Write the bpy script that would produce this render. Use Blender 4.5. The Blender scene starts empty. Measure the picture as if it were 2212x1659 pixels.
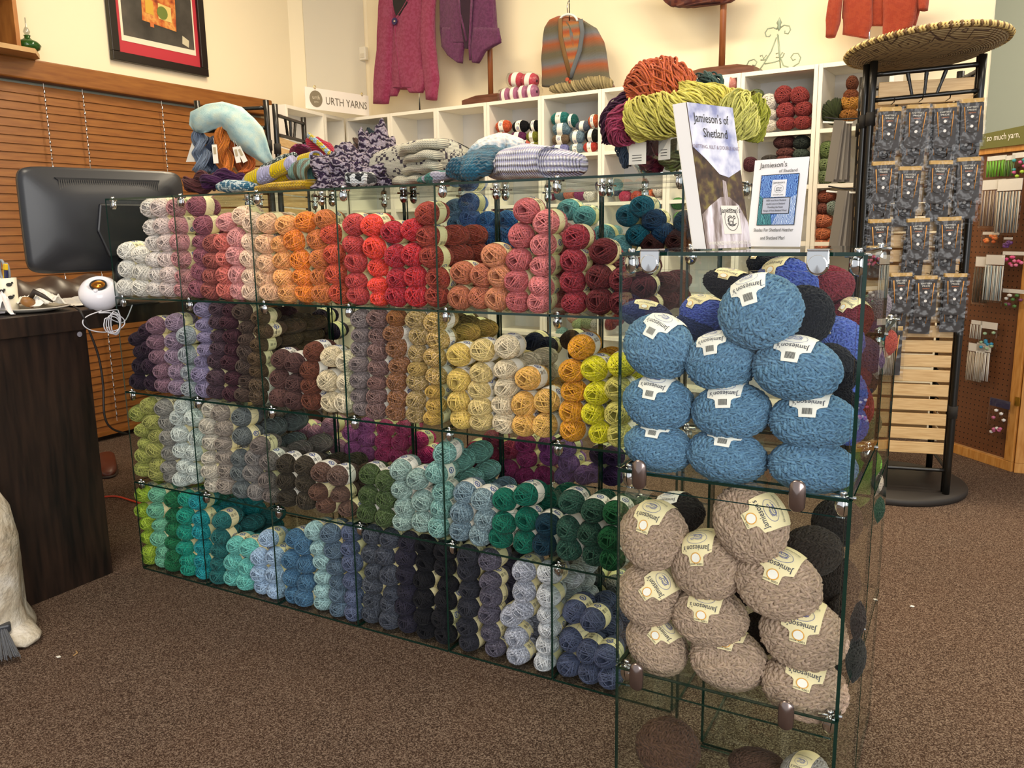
import bpy, math, random
from mathutils import Vector, Matrix, noise
random.seed(7)
S = bpy.context.scene; COL = S.collection
# ------------------------------------------------------------ camera
CF = 1788.617; CP = Vector((2.41932, -1.73136, 1.13112)); YAW, PIT, ROL = -0.504948, 0.185675, -0.015094
_f = Vector((math.sin(YAW)*math.cos(PIT), math.cos(YAW)*math.cos(PIT), -math.sin(PIT)))
_r = Vector((math.cos(YAW), -math.sin(YAW), 0)); _u = _r.cross(_f)
RT = _r*math.cos(ROL) + _u*math.sin(ROL); UP = -_r*math.sin(ROL) + _u*math.cos(ROL)
cd = bpy.data.cameras.new('camera'); cam = bpy.data.objects.new('camera', cd); COL.objects.link(cam)
cd.sensor_width = 36; cd.lens = CF/2212*36; cd.clip_start = .05
M3 = Matrix((RT, UP, -_f)).transposed().to_4x4(); M3.translation = CP; cam.matrix_world = M3
S.camera = cam
def at(px, py, x=None, y=None, z=None, d=None):
    v = _f + RT*((px-1106)/CF) - UP*((py-829.5)/CF)
    if x is not None: t = (x-CP.x)/v.x
    elif y is not None: t = (y-CP.y)/v.y
    elif z is not None: t = (z-CP.z)/v.z
    else: t = d
    return CP + v*t
# ------------------------------------------------------------ light, world, exposure
S.view_settings.view_transform = 'Standard'; S.view_settings.look = 'None'
S.view_settings.exposure = 0.22; S.view_settings.gamma = 1; S.view_settings.use_curve_mapping = False
S.cycles.transparent_max_bounces = 48; S.cycles.max_bounces = 10
S.cycles.caustics_reflective = False; S.cycles.caustics_refractive = False
S.cycles.sample_clamp_indirect = 6
W = bpy.data.worlds.new('world'); S.world = W; W.use_nodes = True
W.node_tree.nodes['Background'].inputs[0].default_value = (.93, .96, 1, 1)
W.node_tree.nodes['Background'].inputs[1].default_value = .75
def area(name, loc, to, sx, sy, power, col):
    l = bpy.data.lights.new(name, 'AREA'); l.shape = 'RECTANGLE'; l.size = sx; l.size_y = sy; l.energy = power; l.color = col
    o = bpy.data.objects.new(name, l); COL.objects.link(o); o.location = loc
    o.rotation_euler = (Vector(to)-Vector(loc)).to_track_quat('-Z', 'Y').to_euler(); return o
area('window_light', (4.2, -3.4, 1.7), (1.0, .4, .8), 2.6, 2.0, 105, (1, .985, .96))
area('overhead_light', (-.2, 1.5, 3.22), (-.2, 1.5, 0), 1.2, .3, 42, (1, .83, .58))
area('overhead_light', (1.7, 1.5, 3.22), (1.7, 1.5, 0), 1.2, .3, 48, (1, .85, .62))
area('overhead_light', (.6, -1.0, 3.22), (.6, -1.0, 0), 1.2, .3, 36, (1, .88, .7))
area('overhead_light', (3.6, 3.2, 3.22), (3.6, 3.2, 0), 1.2, .3, 34, (1, .9, .74))  # added fill lamp, no known fixture: brightens the grey-green wall at the right
area('overhead_light', (3.2, .6, 3.22), (3.2, .6, 0), 1.2, .3, 36, (1, .86, .66))
# ------------------------------------------------------------ materials
def lin(h):
    if not isinstance(h, str): return h
    c = [int(h[i:i+2], 16)/255 for i in (0, 2, 4)]
    return tuple(((v/12.92) if v <= .04045 else ((v+.055)/1.055)**2.4) for v in c) + (1,)
class NT:
    def __init__(s, name):
        s.m = bpy.data.materials.new(name); s.m.use_nodes = True; s.t = s.m.node_tree; s.n = s.t.nodes
        s.b = s.n['Principled BSDF']; s.out = s.n['Material Output']
    def add(s, ty, **kw):
        n = s.n.new(ty)
        for k, v in kw.items():
            if k.startswith('i_'): s.put(n, k[2:], v)
            else: setattr(n, k, v)
        return n
    def put(s, n, k, v):
        k = int(k) if k.isdigit() else k
        if isinstance(v, bpy.types.NodeSocket): s.t.links.new(v, n.inputs[k])
        else: n.inputs[k].default_value = v
    def math(s, op, a, b=0.0):
        n = s.add('ShaderNodeMath', operation=op); s.put(n, '0', a); s.put(n, '1', b); return n.outputs[0]
    def mix(s, f, a, b, mode='MIX'):
        n = s.add('ShaderNodeMix', data_type='RGBA', blend_type=mode); s.put(n, '0', f)
        n.inputs[6].default_value = (0, 0, 0, 1)
        for i, v in ((6, a), (7, b)):
            if isinstance(v, bpy.types.NodeSocket): s.t.links.new(v, n.inputs[i])
            else: n.inputs[i].default_value = lin(v)
        return n.outputs[2]
    def ramp(s, f, stops, interp='LINEAR'):
        n = s.add('ShaderNodeValToRGB'); s.put(n, '0', f); n.color_ramp.interpolation = interp
        e = n.color_ramp.elements
        while len(e) < len(stops): e.new(.5)
        for q, (p, c) in zip(e, stops): q.position = p; q.color = lin(c)
        return n.outputs[0]
    def obj(s): return s.add('ShaderNodeTexCoord').outputs['Object']
    def uv(s): return s.add('ShaderNodeTexCoord').outputs['UV']
    def noise(s, scale, vec=None, detail=3):
        n = s.add('ShaderNodeTexNoise'); n.inputs['Scale'].default_value = scale; n.inputs['Detail'].default_value = detail
        s.t.links.new(vec or s.obj(), n.inputs['Vector']); return n.outputs[0]
    def set(s, col=None, rough=None, metal=None, **kw):
        if col is not None:
            if isinstance(col, bpy.types.NodeSocket): s.t.links.new(col, s.b.inputs['Base Color'])
            else: s.b.inputs['Base Color'].default_value = lin(col)
        if rough is not None: s.b.inputs['Roughness'].default_value = rough
        if metal is not None: s.b.inputs['Metallic'].default_value = metal
        for k, v in kw.items(): s.b.inputs[k].default_value = v
        return s
    def bump(s, h, strength=.3, dist=.002):
        n = s.add('ShaderNodeBump'); n.inputs['Strength'].default_value = strength; n.inputs['Distance'].default_value = dist
        s.t.links.new(h, n.inputs['Height']); s.t.links.new(n.outputs[0], s.b.inputs['Normal']); return s
_pc = {}
def plain(c, rough=.6, metal=0, name=None, var=.0):
    k = (c, rough, metal, var)
    if k not in _pc:
        n = NT(name or 'surface_'+str(c)); nz = n.noise(60)
        n.set(n.mix(nz, c, c) if not var else n.mix(n.math('MULTIPLY', nz, var), c, '101010'), rough, metal); _pc[k] = n.m
    return _pc[k]
def wool(name, heather=0.0, attr=False, uvply=False):
    n = NT(name)
    if attr: c = n.add('ShaderNodeVertexColor', layer_name='tint').outputs[0]
    else: c = n.add('ShaderNodeObjectInfo').outputs['Color']
    st = n.add('ShaderNodeVertexColor', layer_name='strand').outputs[0]
    sep = n.add('ShaderNodeSeparateColor'); n.t.links.new(st, sep.inputs[0]); s_ = sep.outputs[0]
    v = n.math('ADD', n.math('MULTIPLY', s_, .5), .52)
    hsv = n.add('ShaderNodeHueSaturation'); n.put(hsv, 'Color', c); n.put(hsv, 'Value', v); c2 = hsv.outputs[0]
    if heather:
        nz = n.noise(300, detail=2); f = n.ramp(nz, [(.42, '000000'), (.62, 'ffffff')])
        l = n.add('ShaderNodeHueSaturation'); n.put(l, 'Color', c2); l.inputs['Saturation'].default_value = 1-heather*.7; l.inputs['Value'].default_value = 1+heather
        d = n.add('ShaderNodeHueSaturation'); n.put(d, 'Color', c2); d.inputs['Value'].default_value = 1-heather*.55; d.inputs['Hue'].default_value = .512
        c2 = n.mix(f, d.outputs[0], l.outputs[0])
    n.set(c2, .95); n.b.inputs['Sheen Weight'].default_value = .06
    n.b.inputs['Specular IOR Level'].default_value = .15
    return n.m
WOOL = wool('yarn_wool', .16); HEATH = wool('heathered_wool', .42); BIGW = wool('plied_heather_wool', .12); WOOLA = wool('assorted_wool', .16, attr=True)
def glass_mat(name, tint, ior=1.45, rough=0.0, extra=0.0):
    n = NT(name); t = n.add('ShaderNodeBsdfTransparent'); t.inputs[0].default_value = lin(tint)
    if 'bag' in name:
        bb = n.add('ShaderNodeBump'); bb.inputs['Strength'].default_value = .55; bb.inputs['Distance'].default_value = .02; n.t.links.new(n.noise(34, detail=1), bb.inputs['Height'])
    g = n.add('ShaderNodeBsdfGlossy')
    if 'bag' in name: n.t.links.new(bb.outputs[0], g.inputs['Normal'])
    g.inputs['Roughness'].default_value = rough; g.inputs[0].default_value = (1, 1, 1, 1)
    f = n.add('ShaderNodeFresnel'); f.inputs[0].default_value = ior
    fac = f.outputs[0] if not extra else n.math('ADD', f.outputs[0], extra)
    fac = n.math('MULTIPLY', fac, n.math('SUBTRACT', 1.0, n.add('ShaderNodeNewGeometry').outputs['Backfacing']))
    m = n.add('ShaderNodeMixShader'); n.put(m, '0', fac); n.put(m, '1', t.outputs[0]); n.put(m, '2', g.outputs[0])
    n.t.links.new(m.outputs[0], n.out.inputs[0]); return n.m
GLASS = glass_mat('clear_glass', 'f9fcfa', 1.22)
ACRYL = glass_mat('clear_acrylic', 'fcfdfd', 1.3)
PLASTIC = glass_mat('clear_plastic_bag', 'f8f8f8', 1.33, .22, .0)
GEDGE = NT('glass_edge_green').set('0d2a22', .08, 0).m
CHROME = NT('chrome').set('d8d8d8', .1, 1).m
BLACKP = plain('17171a', .35, name='black_plastic'); BLK = plain('15130f', .32, name='black_lacquered_bamboo')
WHITEL = plain('efe9da', .5, name='white_laminate')
def wood(name, a, b, scale=(1, 1, 12), rough=.45):
    n = NT(name); mp = n.add('ShaderNodeMapping'); n.t.links.new(n.obj(), mp.inputs[0]); mp.inputs['Scale'].default_value = scale
    z = n.noise(6, mp.outputs[0], 6); n.set(n.ramp(z, [(.3, a), (.7, b)]), rough); return n.bump(z, .15, .001).m
OAK = wood('light_bamboo_wood', 'c39a62', 'dfbd86', (2, 2, 26)); PINE = wood('honey_pine', 'b5762f', 'd29a52', (14, 2, 2))
DESKM = wood('dark_walnut_laminate', '150f0c', '33231a', (8, 8, .9), .4); BRWN = wood('dark_stained_wood', '4a2a1c', '6d4331', (2, 10, 10))
BLINDW = wood('brown_wood_blind', '7e4a1e', '96602b', (12, 1.2, 12), .38)
PAPER = plain('f3eee0', .7, name='paper'); CREAM = plain('eadfae', .7, name='cream_paper'); INK = plain('20263f', .6, name='dark_blue_ink')
DARKI = plain('2a2a28', .6, name='black_ink'); BLUEI = plain('3b4f96', .6, name='blue_ink')
def knit(name, c1, c2=None, stripe=0, scale=90, axis=2, mode='stripe', c3=None):
    scale *= 1.7
    n = NT(name); o = n.obj(); sp = n.add('ShaderNodeSeparateXYZ'); n.t.links.new(o, sp.inputs[0]); X, Y, Z = sp.outputs
    A = (X, Y, Z)[axis]; B = (Y, Z, X)[axis]
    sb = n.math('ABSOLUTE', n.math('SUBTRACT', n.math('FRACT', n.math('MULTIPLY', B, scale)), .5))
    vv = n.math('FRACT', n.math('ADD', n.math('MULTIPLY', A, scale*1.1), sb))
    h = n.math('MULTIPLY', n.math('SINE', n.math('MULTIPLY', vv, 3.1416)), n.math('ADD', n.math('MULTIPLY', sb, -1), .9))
    c = n.mix(n.noise(30), c1, c1)
    if c2:
        if mode == 'stripe': c = n.ramp(n.math('FRACT', n.math('ADD', n.math('MULTIPLY', A, stripe), n.math('MULTIPLY', n.noise(14), .35))), [(0, c1), (.45, c2)] + ([(.7, c3)] if c3 else []), 'CONSTANT')
        elif mode == 'soft': c = n.ramp(n.math('FRACT', n.math('MULTIPLY', A, stripe)), [(0, c1), (.35, c2), (.6, c3 or c1), (.85, c1)])
        elif mode == 'fleck': c = n.ramp(n.noise(stripe, detail=1), [(0, c1), (.5, c2)] + ([(.6, c3)] if c3 else []), 'CONSTANT')
        elif mode == 'block':
            ch = n.add('ShaderNodeTexChecker'); n.t.links.new(o, ch.inputs[0]); ch.inputs['Scale'].default_value = stripe
            f2 = n.math('MULTIPLY', ch.outputs['Fac'], n.ramp(n.noise(stripe*.45), [(0, '000000'), (.5, 'ffffff')], 'CONSTANT'))
            c = n.mix(f2, c1, c2)
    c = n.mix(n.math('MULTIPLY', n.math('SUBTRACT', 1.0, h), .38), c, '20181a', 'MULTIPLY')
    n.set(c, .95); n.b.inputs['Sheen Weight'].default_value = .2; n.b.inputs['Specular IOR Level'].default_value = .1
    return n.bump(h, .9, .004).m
# ------------------------------------------------------------ mesh helpers
class MB:
    def __init__(s): s.v = []; s.f = []; s.mi = []; s.col = []; s.uvs = None
    def _add(s, vs, fs, mi=0, c=.5):
        b = len(s.v); s.v += [tuple(v) for v in vs]; s.f += [tuple(i+b for i in f) for f in fs]; s.mi += [mi]*len(fs); s.col += [c]*len(vs); return s
    def box(s, a, b, mi=0, M=None, smi=None):
        x0, y0, z0 = a; x1, y1, z1 = b
        vs = [Vector(p) for p in ((x0, y0, z0), (x1, y0, z0), (x1, y1, z0), (x0, y1, z0), (x0, y0, z1), (x1, y0, z1), (x1, y1, z1), (x0, y1, z1))]
        if M: vs = [M @ v for v in vs]
        return s._add(vs, [(0, 3, 2, 1), (4, 5, 6, 7), (0, 1, 5, 4), (1, 2, 6, 5), (2, 3, 7, 6), (3, 0, 4, 7)], mi)
    def tube(s, pts, r, n=8, closed=False, mi=0, cap=True, c=.5, flat=1.0):
        pts = [Vector(p) for p in pts]; N = len(pts); vs = []; up = None
        for i, p in enumerate(pts):
            if closed: t = pts[(i+1) % N]-pts[i-1]
            else: t = pts[min(i+1, N-1)]-pts[max(i-1, 0)]
            if t.length < 1e-9: t = Vector((0, 0, 1))
            t.normalize()
            if up is None: up = Vector((0, 0, 1)) if abs(t.z) < .9 else Vector((1, 0, 0))
            u = up - t*up.dot(t)
            if u.length < 1e-4: u = t.orthogonal()
            u.normalize(); w = t.cross(u); up = u
            rr = r[i] if isinstance(r, (list, tuple)) else r
            for k in range(n):
                a = 2*math.pi*k/n; vs.append(p + (u*math.cos(a) + w*math.sin(a)*flat)*rr)
        fs = []
        for i in range(N if closed else N-1):
            for k in range(n): fs.append((i*n+k, i*n+(k+1) % n, ((i+1) % N)*n+(k+1) % n, ((i+1) % N)*n+k))
        if cap and not closed: fs += [tuple(range(n))[::-1], tuple((N-1)*n+k for k in range(n))]
        return s._add(vs, fs, mi, c)
    def lathe(s, prof, n=24, M=None, mi=0, c=.5, sx=1, sy=1):
        vs = [Vector((r*math.cos(2*math.pi*k/n)*sx, r*math.sin(2*math.pi*k/n)*sy, z)) for r, z in prof for k in range(n)]
        if M: vs = [M @ v for v in vs]
        fs = [(i*n+k, i*n+(k+1) % n, (i+1)*n+(k+1) % n, (i+1)*n+k) for i in range(len(prof)-1) for k in range(n)]
        return s._add(vs, fs, mi, c)
    def loft(s, secs, n=20, mi=0, nz=0, nf=12, cap=True, folds=0, fa=0, seed=0, p=2.0):
        """secs: list of (centre, axis_u half vector, axis_w half vector)"""
        vs = []
        for i, (c, u, w) in enumerate(secs):
            c, u, w = Vector(c), Vector(u), Vector(w)
            for k in range(n):
                a = 2*math.pi*k/n; ca, sa = math.cos(a), math.sin(a)
                if p != 2: ca = math.copysign(abs(ca)**(2/p), ca); sa = math.copysign(abs(sa)**(2/p), sa)
                q = c + u*ca + w*sa
                if folds: q = q + w.normalized()*fa*math.sin(folds*a + seed + i*.12)*abs(ca)**.3 if w.length > 0 else q
                if nz: q = q + noise.noise_vector(q*nf + Vector((seed*3.1, 0, 0)))*nz
                vs.append(q)
        fs = [(i*n+k, i*n+(k+1) % n, (i+1)*n+(k+1) % n, (i+1)*n+k) for i in range(len(secs)-1) for k in range(n)]
        if cap: fs += [tuple(range(n))[::-1], tuple((len(secs)-1)*n+k for k in range(n))]
        return s._add(vs, fs, mi)
    def poly(s, pts, th, M=None, mi=0):
        n = len(pts); vs = [Vector((x, y, 0)) for x, y in pts] + [Vector((x, y, th)) for x, y in pts]
        if M: vs = [M @ v for v in vs]
        return s._add(vs, [tuple(range(n))[::-1], tuple(range(n, 2*n))] + [(i, (i+1) % n, n+(i+1) % n, n+i) for i in range(n)], mi)
    def stroke(s, pts, w, M=None, mi=0, closed=False, z=0):
        P = [Vector((p[0], p[1], z)) for p in pts]; N = len(P)
        for i in range(N if closed else N-1):
            a, b = P[i], P[(i+1) % N]; d = (b-a)
            if d.length < 1e-9: continue
            d.normalize(); q = Vector((-d.y, d.x, 0))*w/2; a2, b2 = a-d*w*.3, b+d*w*.3
            vs = [a2-q, b2-q, b2+q, a2+q]
            if M: vs = [M @ v for v in vs]
            s._add(vs, [(0, 1, 2, 3)], mi)
        return s
    def mesh(s, name, mats, smooth=False):
        me = bpy.data.meshes.new(name); me.from_pydata(s.v, [], s.f)
        for m in (mats if isinstance(mats, (list, tuple)) else [mats]): me.materials.append(m)
        me.polygons.foreach_set('material_index', s.mi)
        if smooth: me.polygons.foreach_set('use_smooth', [True]*len(s.f))
        ca = me.color_attributes.new('strand', 'FLOAT_COLOR', 'POINT')
        ca.data.foreach_set('color', [x for c in s.col for x in (c, c, c, 1)])
        me.update(); return me
    def build(s, name, mats, parent=None, smooth=False, bevel=0, origin=None):
        if origin is None and parent is None and s.v:
            xs, ys, zs = zip(*s.v); origin = ((min(xs)+max(xs))/2, (min(ys)+max(ys))/2, min(zs))
        if origin is not None:
            ox, oy, oz = origin; s.v = [(x-ox, y-oy, z-oz) for x, y, z in s.v]
        o = bpy.data.objects.new(name, s.mesh(name, mats, smooth)); COL.objects.link(o)
        if origin is not None: o.location = origin
        if parent is not None:
            o.parent = parent; o.matrix_parent_inverse = Matrix.Translation(-Vector(parent.location)) if origin is None and not getattr(parent, 'local', False) else Matrix()
        if bevel:
            b = o.modifiers.new('bevel', 'BEVEL'); b.width = bevel; b.segments = 2
        return o
def tag(o, label=None, cat=None, group=None, kind=None):
    if label: o['label'] = label
    if cat: o['category'] = cat
    if group: o['group'] = group
    if kind: o['kind'] = kind
    return o
def thing(name, loc, label, cat, group=None):
    o = bpy.data.objects.new(name, None); COL.objects.link(o); o.location = loc; o.empty_display_size = .05
    return tag(o, label, cat, group)
def kid(mb, name, mats, root, smooth=False, bevel=0):        # part given in the root's own coordinates
    o = bpy.data.objects.new(name, mb.mesh(name, mats, smooth)); COL.objects.link(o); o.parent = root
    if bevel:
        b = o.modifiers.new('bevel', 'BEVEL'); b.width = bevel; b.segments = 2
    return o
def sub(root, parent_name, *names):                          # make parts into sub-parts of another part
    base = lambda o: o.name.split('.')[0]
    ps = [c for c in root.children if base(c) == parent_name]
    for c in list(root.children):
        if base(c) in names and c is not ps[0]: c.parent = ps[0]
def copy_tree(o, parent=None):
    c = o.copy(); COL.objects.link(c)
    if parent is not None: c.parent = parent
    for ch in list(o.children): copy_tree(ch, c)
    return c
def struct(mb, name, mats, **k):
    return tag(mb.build(name, mats, **k), kind='structure')
def frame(o, xdir, zdir=(0, 0, 1)):                              # matrix: x along xdir, y up, z out of the page
    x = Vector(xdir).normalized(); y = Vector(zdir); y = (y - x*y.dot(x)).normalized(); z = x.cross(y)
    M = Matrix((x, y, z)).transposed().to_4x4(); M.translation = Vector(o); return M
def text_verts(body, size, align='CENTER', sx=1.0):
    cu = bpy.data.curves.new('t', 'FONT'); cu.body = body; cu.size = size; cu.align_x = align; cu.align_y = 'CENTER'; cu.resolution_u = 2
    o = bpy.data.objects.new('t', cu); COL.objects.link(o)
    me = bpy.data.meshes.new_from_object(o.evaluated_get(bpy.context.evaluated_depsgraph_get()))
    vs = [(v.co.x*sx, v.co.y) for v in me.vertices]; fs = [tuple(p.vertices) for p in me.polygons]
    bpy.data.objects.remove(o); bpy.data.curves.remove(cu); bpy.data.meshes.remove(me); return vs, fs
def put_text(mb, body, size, M, mi=0, align='CENTER', sx=1.0, z=.0006):
    vs, fs = text_verts(body, size, align, sx); mb._add([M @ Vector((x, y, z)) for x, y in vs], fs, mi)
def rnd(a, b): return random.uniform(a, b)
# pony in an oval, drawn with strokes in a unit square
PONY = [[(-.62, -.05), (-.5, .2), (-.2, .28), (.15, .22), (.38, .3), (.55, .5), (.72, .42), (.8, .2), (.66, .12), (.5, .16), (.38, -.02), (.3, -.2), (.32, -.5)],
        [(-.62, -.05), (-.7, -.3), (-.6, -.5)], [(-.42, -.15), (-.45, -.5)], [(-.3, -.16), (.1, -.2), (.12, -.5)], [(-.5, .2), (-.72, .1), (-.78, -.2)],
        [(-.9, -.5), (-.5, -.62), (0, -.58), (.5, -.64), (.9, -.5)], [(-.75, .3), (-.3, .5), (.1, .42)], [(.35, .28), (.5, .45)], [(-.6, -.72), (0, -.8), (.6, -.72)]]
def emblem(mb, M, s, mi, ring=True, sx=1.25):
    for l in PONY: mb.stroke([(x*s*sx*.72, y*s*.72) for x, y in l], s*.07, M, mi, z=.0007)
    if ring: mb.stroke([(math.cos(a*.2618)*s*sx, math.sin(a*.2618)*s) for a in range(24)], s*.05, M, mi, True, z=.0007)
# ------------------------------------------------------------ room shell
def wallm(c, name, var=.05):
    n = NT(name); z = n.noise(2.5); n.set(n.mix(n.math('MULTIPLY', z, var), c, 'b09a70'), .85); return n.bump(n.noise(220), .12, .001).m
CREAMW = wallm('f3e6c6', 'cream_wall_paint'); GREYW = wallm('b3b5a2', 'grey_green_wall_paint'); PALEG = wallm('d6ceba', 'pale_grey_paint')
n = NT('brown_carpet'); z1 = n.noise(900, detail=2); z2 = n.noise(4); z3 = n.noise(150, detail=4)
z4 = n.noise(330, detail=3); c = n.ramp(z4, [(.36, '2a221e'), (.5, '5c4b40'), (.64, '958272')]); c = n.mix(n.math('MULTIPLY', z2, .3), c, '6a4a34')
n.set(c, .98); n.b.inputs['Specular IOR Level'].default_value = .05; n.bump(n.math('ADD', z4, n.math('MULTIPLY', z3, .5)), .9, .005); CARPET = n.m
struct(MB().box((-3, -6, -.05), (7, 6, 0)), 'floor', CARPET)
n = NT('white_ceiling'); n.set(n.mix(n.noise(40), 'e9e4d8', 'f2eee4'), .9); CEIL = n.m
struct(MB().box((-3, -2.6, 3.25), (7, 6, 3.3)), 'ceiling', CEIL)
struct(MB().box((-1.9, -5, 0), (-1.8, 2.82, 3.25)), 'wall_left', CREAMW)
BW0 = Vector((-1.46, 3.25, 0)); BW1 = Vector((2.42, 3.03, 0))
def wall(a, b, th, name, m, z1=3.25):
    d = (Vector(b)-Vector(a)).normalized(); q = Vector((-d.y, d.x, 0))*th
    mb = MB(); mb._add([Vector((p.x, p.y, z)) for z in (0, z1) for p in (Vector(a), Vector(b), Vector(b)+q, Vector(a)+q)],
                       [(0, 3, 2, 1), (4, 5, 6, 7), (0, 1, 5, 4), (1, 2, 6, 5), (2, 3, 7, 6), (3, 0, 4, 7)])
    return struct(mb, name, m)
wall((-1.8, 2.82, 0), BW0, .1, 'wall_corner', CREAMW)
wall(BW0, BW1, .1, 'wall_back', CREAMW)
wall(BW1+Vector((0, .1, 0)), (2.42, 4.6, 0), .1, 'wall_alcove', GREYW); wall((2.3, 4.6, 0), (6.5, 4.3, 0), .1, 'wall_right', GREYW)
struct(MB().box((-1.8, -1, 0), (-1.785, 2.8, .03)), 'baseboard_left', DESKM)
cw = (BW0-Vector((-1.8, 2.82, 0))).normalized(); nrm = Vector((cw.y, -cw.x, 0))
Mg = frame(Vector((-1.8, 2.82, 0))+nrm*.004, cw)
struct(MB().poly([(.1, 1.75), (.52, 1.75), (.52, 3.2), (.1, 3.2)], .006, Mg), 'trim_1', PALEG)
# motion sensor
p = at(789, 117, y=3.22); sn = thing('motion_sensor', p, 'small white alarm sensor on cream wall left of the pink cardigan', 'sensor')
kid(MB().box((-.028, -.035, -.045), (.028, 0, .045)), 'housing', plain('e6e0cf', .5), sn, bevel=.006)
kid(MB().box((-.018, -.038, -.03), (.018, -.034, 0)), 'lens', plain('d3cbb8', .4), sn, bevel=.002)
# ------------------------------------------------------------ yarn balls (shared meshes)
def egg(d, rx, L, p=2.6):
    h = math.hypot(d.x, d.z)
    return 1.0/((h/rx)**p + (abs(d.y)/L)**p)**(1/p)
def yarn_ball_mesh(name, rx, L, loops, segs, tr, seed, mat, ply=False, turns=24, sides=4):
    R = random.Random(seed); mb = MB(); inner = .93 if not ply else .9
    prof = []
    for i in range(13):
        t = math.pi*(i/12); th = .2 + (math.pi-.4)*i/12
        d = Vector((math.sin(th), -math.cos(th), 0)); s = egg(d, rx, L)*inner; prof.append((s*d.x, s*d.y))
    prof = [(.001, prof[0][1]*.55), (prof[0][0]*.8, prof[0][1]*.72)] + prof + [(prof[-1][0]*.8, prof[-1][1]*.72), (.001, prof[-1][1]*.55)]
    mb.lathe(prof, 16, Matrix.Rotation(-math.pi/2, 4, 'X'), c=.0)
    m = 7 if loops > 20 else 2; G = max(1, loops//m); pitch = 2.05*tr*(1.2 if ply else 1)/((rx+L)/2); extra = 12 if loops > 20 else 0
    for i in range(G*m+extra):
        g, k_ = divmod(min(i, G*m-1), m)
        if k_ == 0: u = g/G; bg = R.uniform(.30, .62) if u > .35 else R.uniform(.6, 1.3); pg = g*2.39996 + R.uniform(-.2, .2); skip = R.random() < .25
        be = bg + R.uniform(-.03, .03); ph = pg + R.uniform(-.04, .04)
        lay = .93 + .085*g/G + R.uniform(-.012, .016)*(.35 if ply else 1)
        if i >= G*m: be = R.uniform(.12, .55) if i % 3 else R.uniform(.9, 1.4); ph = i*1.7+R.uniform(-.5, .5); k_ = R.uniform(1, 5); lay = R.uniform(1.0, 1.035)
        wob = R.uniform(0, 6.28); wa = R.uniform(.0, .03)
        a = Vector((math.sin(be)*math.cos(ph), math.cos(be), math.sin(be)*math.sin(ph))); b = Vector((-math.sin(ph), 0, math.cos(ph)))
        off = a.cross(b)*((k_-(m-1)/2)*pitch*(R.uniform(.97, 1.03) if ply else R.uniform(.9, 1.1))); cen = []
        for k in range(segs):
            t = 2*math.pi*k/segs; d = (a*math.cos(t) + b*math.sin(t) + off + a.cross(b)*wa*math.sin(2*t+wob)).normalized()
            cen.append(d*egg(d, rx, L)*lay)
        cv = R.uniform(.1, 1)
        if ply:
            for h in (0, math.pi):
                pts = []
                for k in range(segs):
                    p = cen[k]; t = (cen[(k+1) % segs]-cen[k-1]).normalized(); u_ = p.normalized(); u_ = (u_-t*u_.dot(t)).normalized(); w_ = t.cross(u_)
                    an = 2*math.pi*turns*k/segs + h; pts.append(p + (u_*math.cos(an)+w_*math.sin(an))*tr*.55)
                mb.tube(pts, tr*.72, sides, True, c=min(1, (.45+.4*cv)*(1.0 if h else .6)))
        else: mb.tube(cen, tr*R.uniform(.8, 1.15), sides, True, c=cv)
    return mb.mesh(name, mat, True)
def band_mesh(name, rx, L, hw, mats, tilt=0):
    mb = MB(); n = 28; vs = []
    for j, y in enumerate((-hw, -hw*.5, 0, hw*.5, hw)):
        for k in range(n):
            a = 2*math.pi*k/n; d = Vector((math.cos(a), 0, math.sin(a))); r = rx*(1-(abs(y)/L)**2.6)**(1/2.6)*1.075
            vs.append(Vector((d.x*r, y+math.sin(a*2)*.002, d.z*r)))
    mb._add(vs, [(j*n+k, j*n+(k+1) % n, (j+1)*n+(k+1) % n, (j+1)*n+k) for j in range(4) for k in range(n)])
    # printed marks: barcode lines and an oval emblem
    def on(a, y, k=1.09):
        r = rx*(1-(abs(y)/L)**2.6)**(1/2.6)*k; return Vector((math.cos(a)*r, y, math.sin(a)*r))
    def quad(a0, a1, y0, y1, mi): mb._add([on(a0, y0), on(a1, y0), on(a1, y1), on(a0, y1)], [(0, 1, 2, 3)], mi)
    for base in (.55, 2.3):
        for i in range(7): quad(base+i*.045, base+i*.045+.02, -hw*.7, -hw*.1, 1)
        for i in range(3): quad(base, base+.28, hw*(.15+i*.2), hw*(.15+i*.2)+hw*.07, 1)
    for c0 in (1.35, 4.2):
        P = [(c0+.26*math.cos(q*.524), hw*.62*math.sin(q*.524)) for q in range(12)]; Q = [(c0+.19*math.cos(q*.524), hw*.45*math.sin(q*.524)) for q in range(12)]
        for q in range(12):
            z_ = (q+1) % 12; mb._add([on(*P[q]), on(*P[z_]), on(*Q[z_]), on(*Q[q])], [(0, 1, 2, 3)], 2)
        quad(c0-.1, c0+.1, -hw*.16, hw*.1, 2)
        quad(c0-.1, c0-.06, -hw*.3, -hw*.1, 2); quad(c0+.05, c0+.09, -hw*.3, -hw*.1, 2)
    return mb.mesh(name, mats, True)
RX, LL = .030, .053
SMALL = [yarn_ball_mesh('yarn_ball', RX, LL, 63, 26, .00165, 10+i, WOOL) for i in range(6)]
SMALLH = []
for me in SMALL[:4]:
    m2 = me.copy(); m2.materials.clear(); m2.materials.append(HEATH); SMALLH.append(m2)
BANDS = [band_mesh('paper_band', RX, LL, .0155, [CREAM, DARKI, BLUEI]), band_mesh('paper_band', RX, LL, .0155, [PAPER, DARKI, BLUEI])]
CROP = dict(A=(220, 380, 4.096), B=(720, 360, 3.456), C=(240, 640, 4.254), D=(740, 640, 3.568), E=(260, 1000, 4.254), G=(740, 1000, 3.568), H=(960, 1200, 4.609), I=(1180, 340, 3.568))
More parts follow.
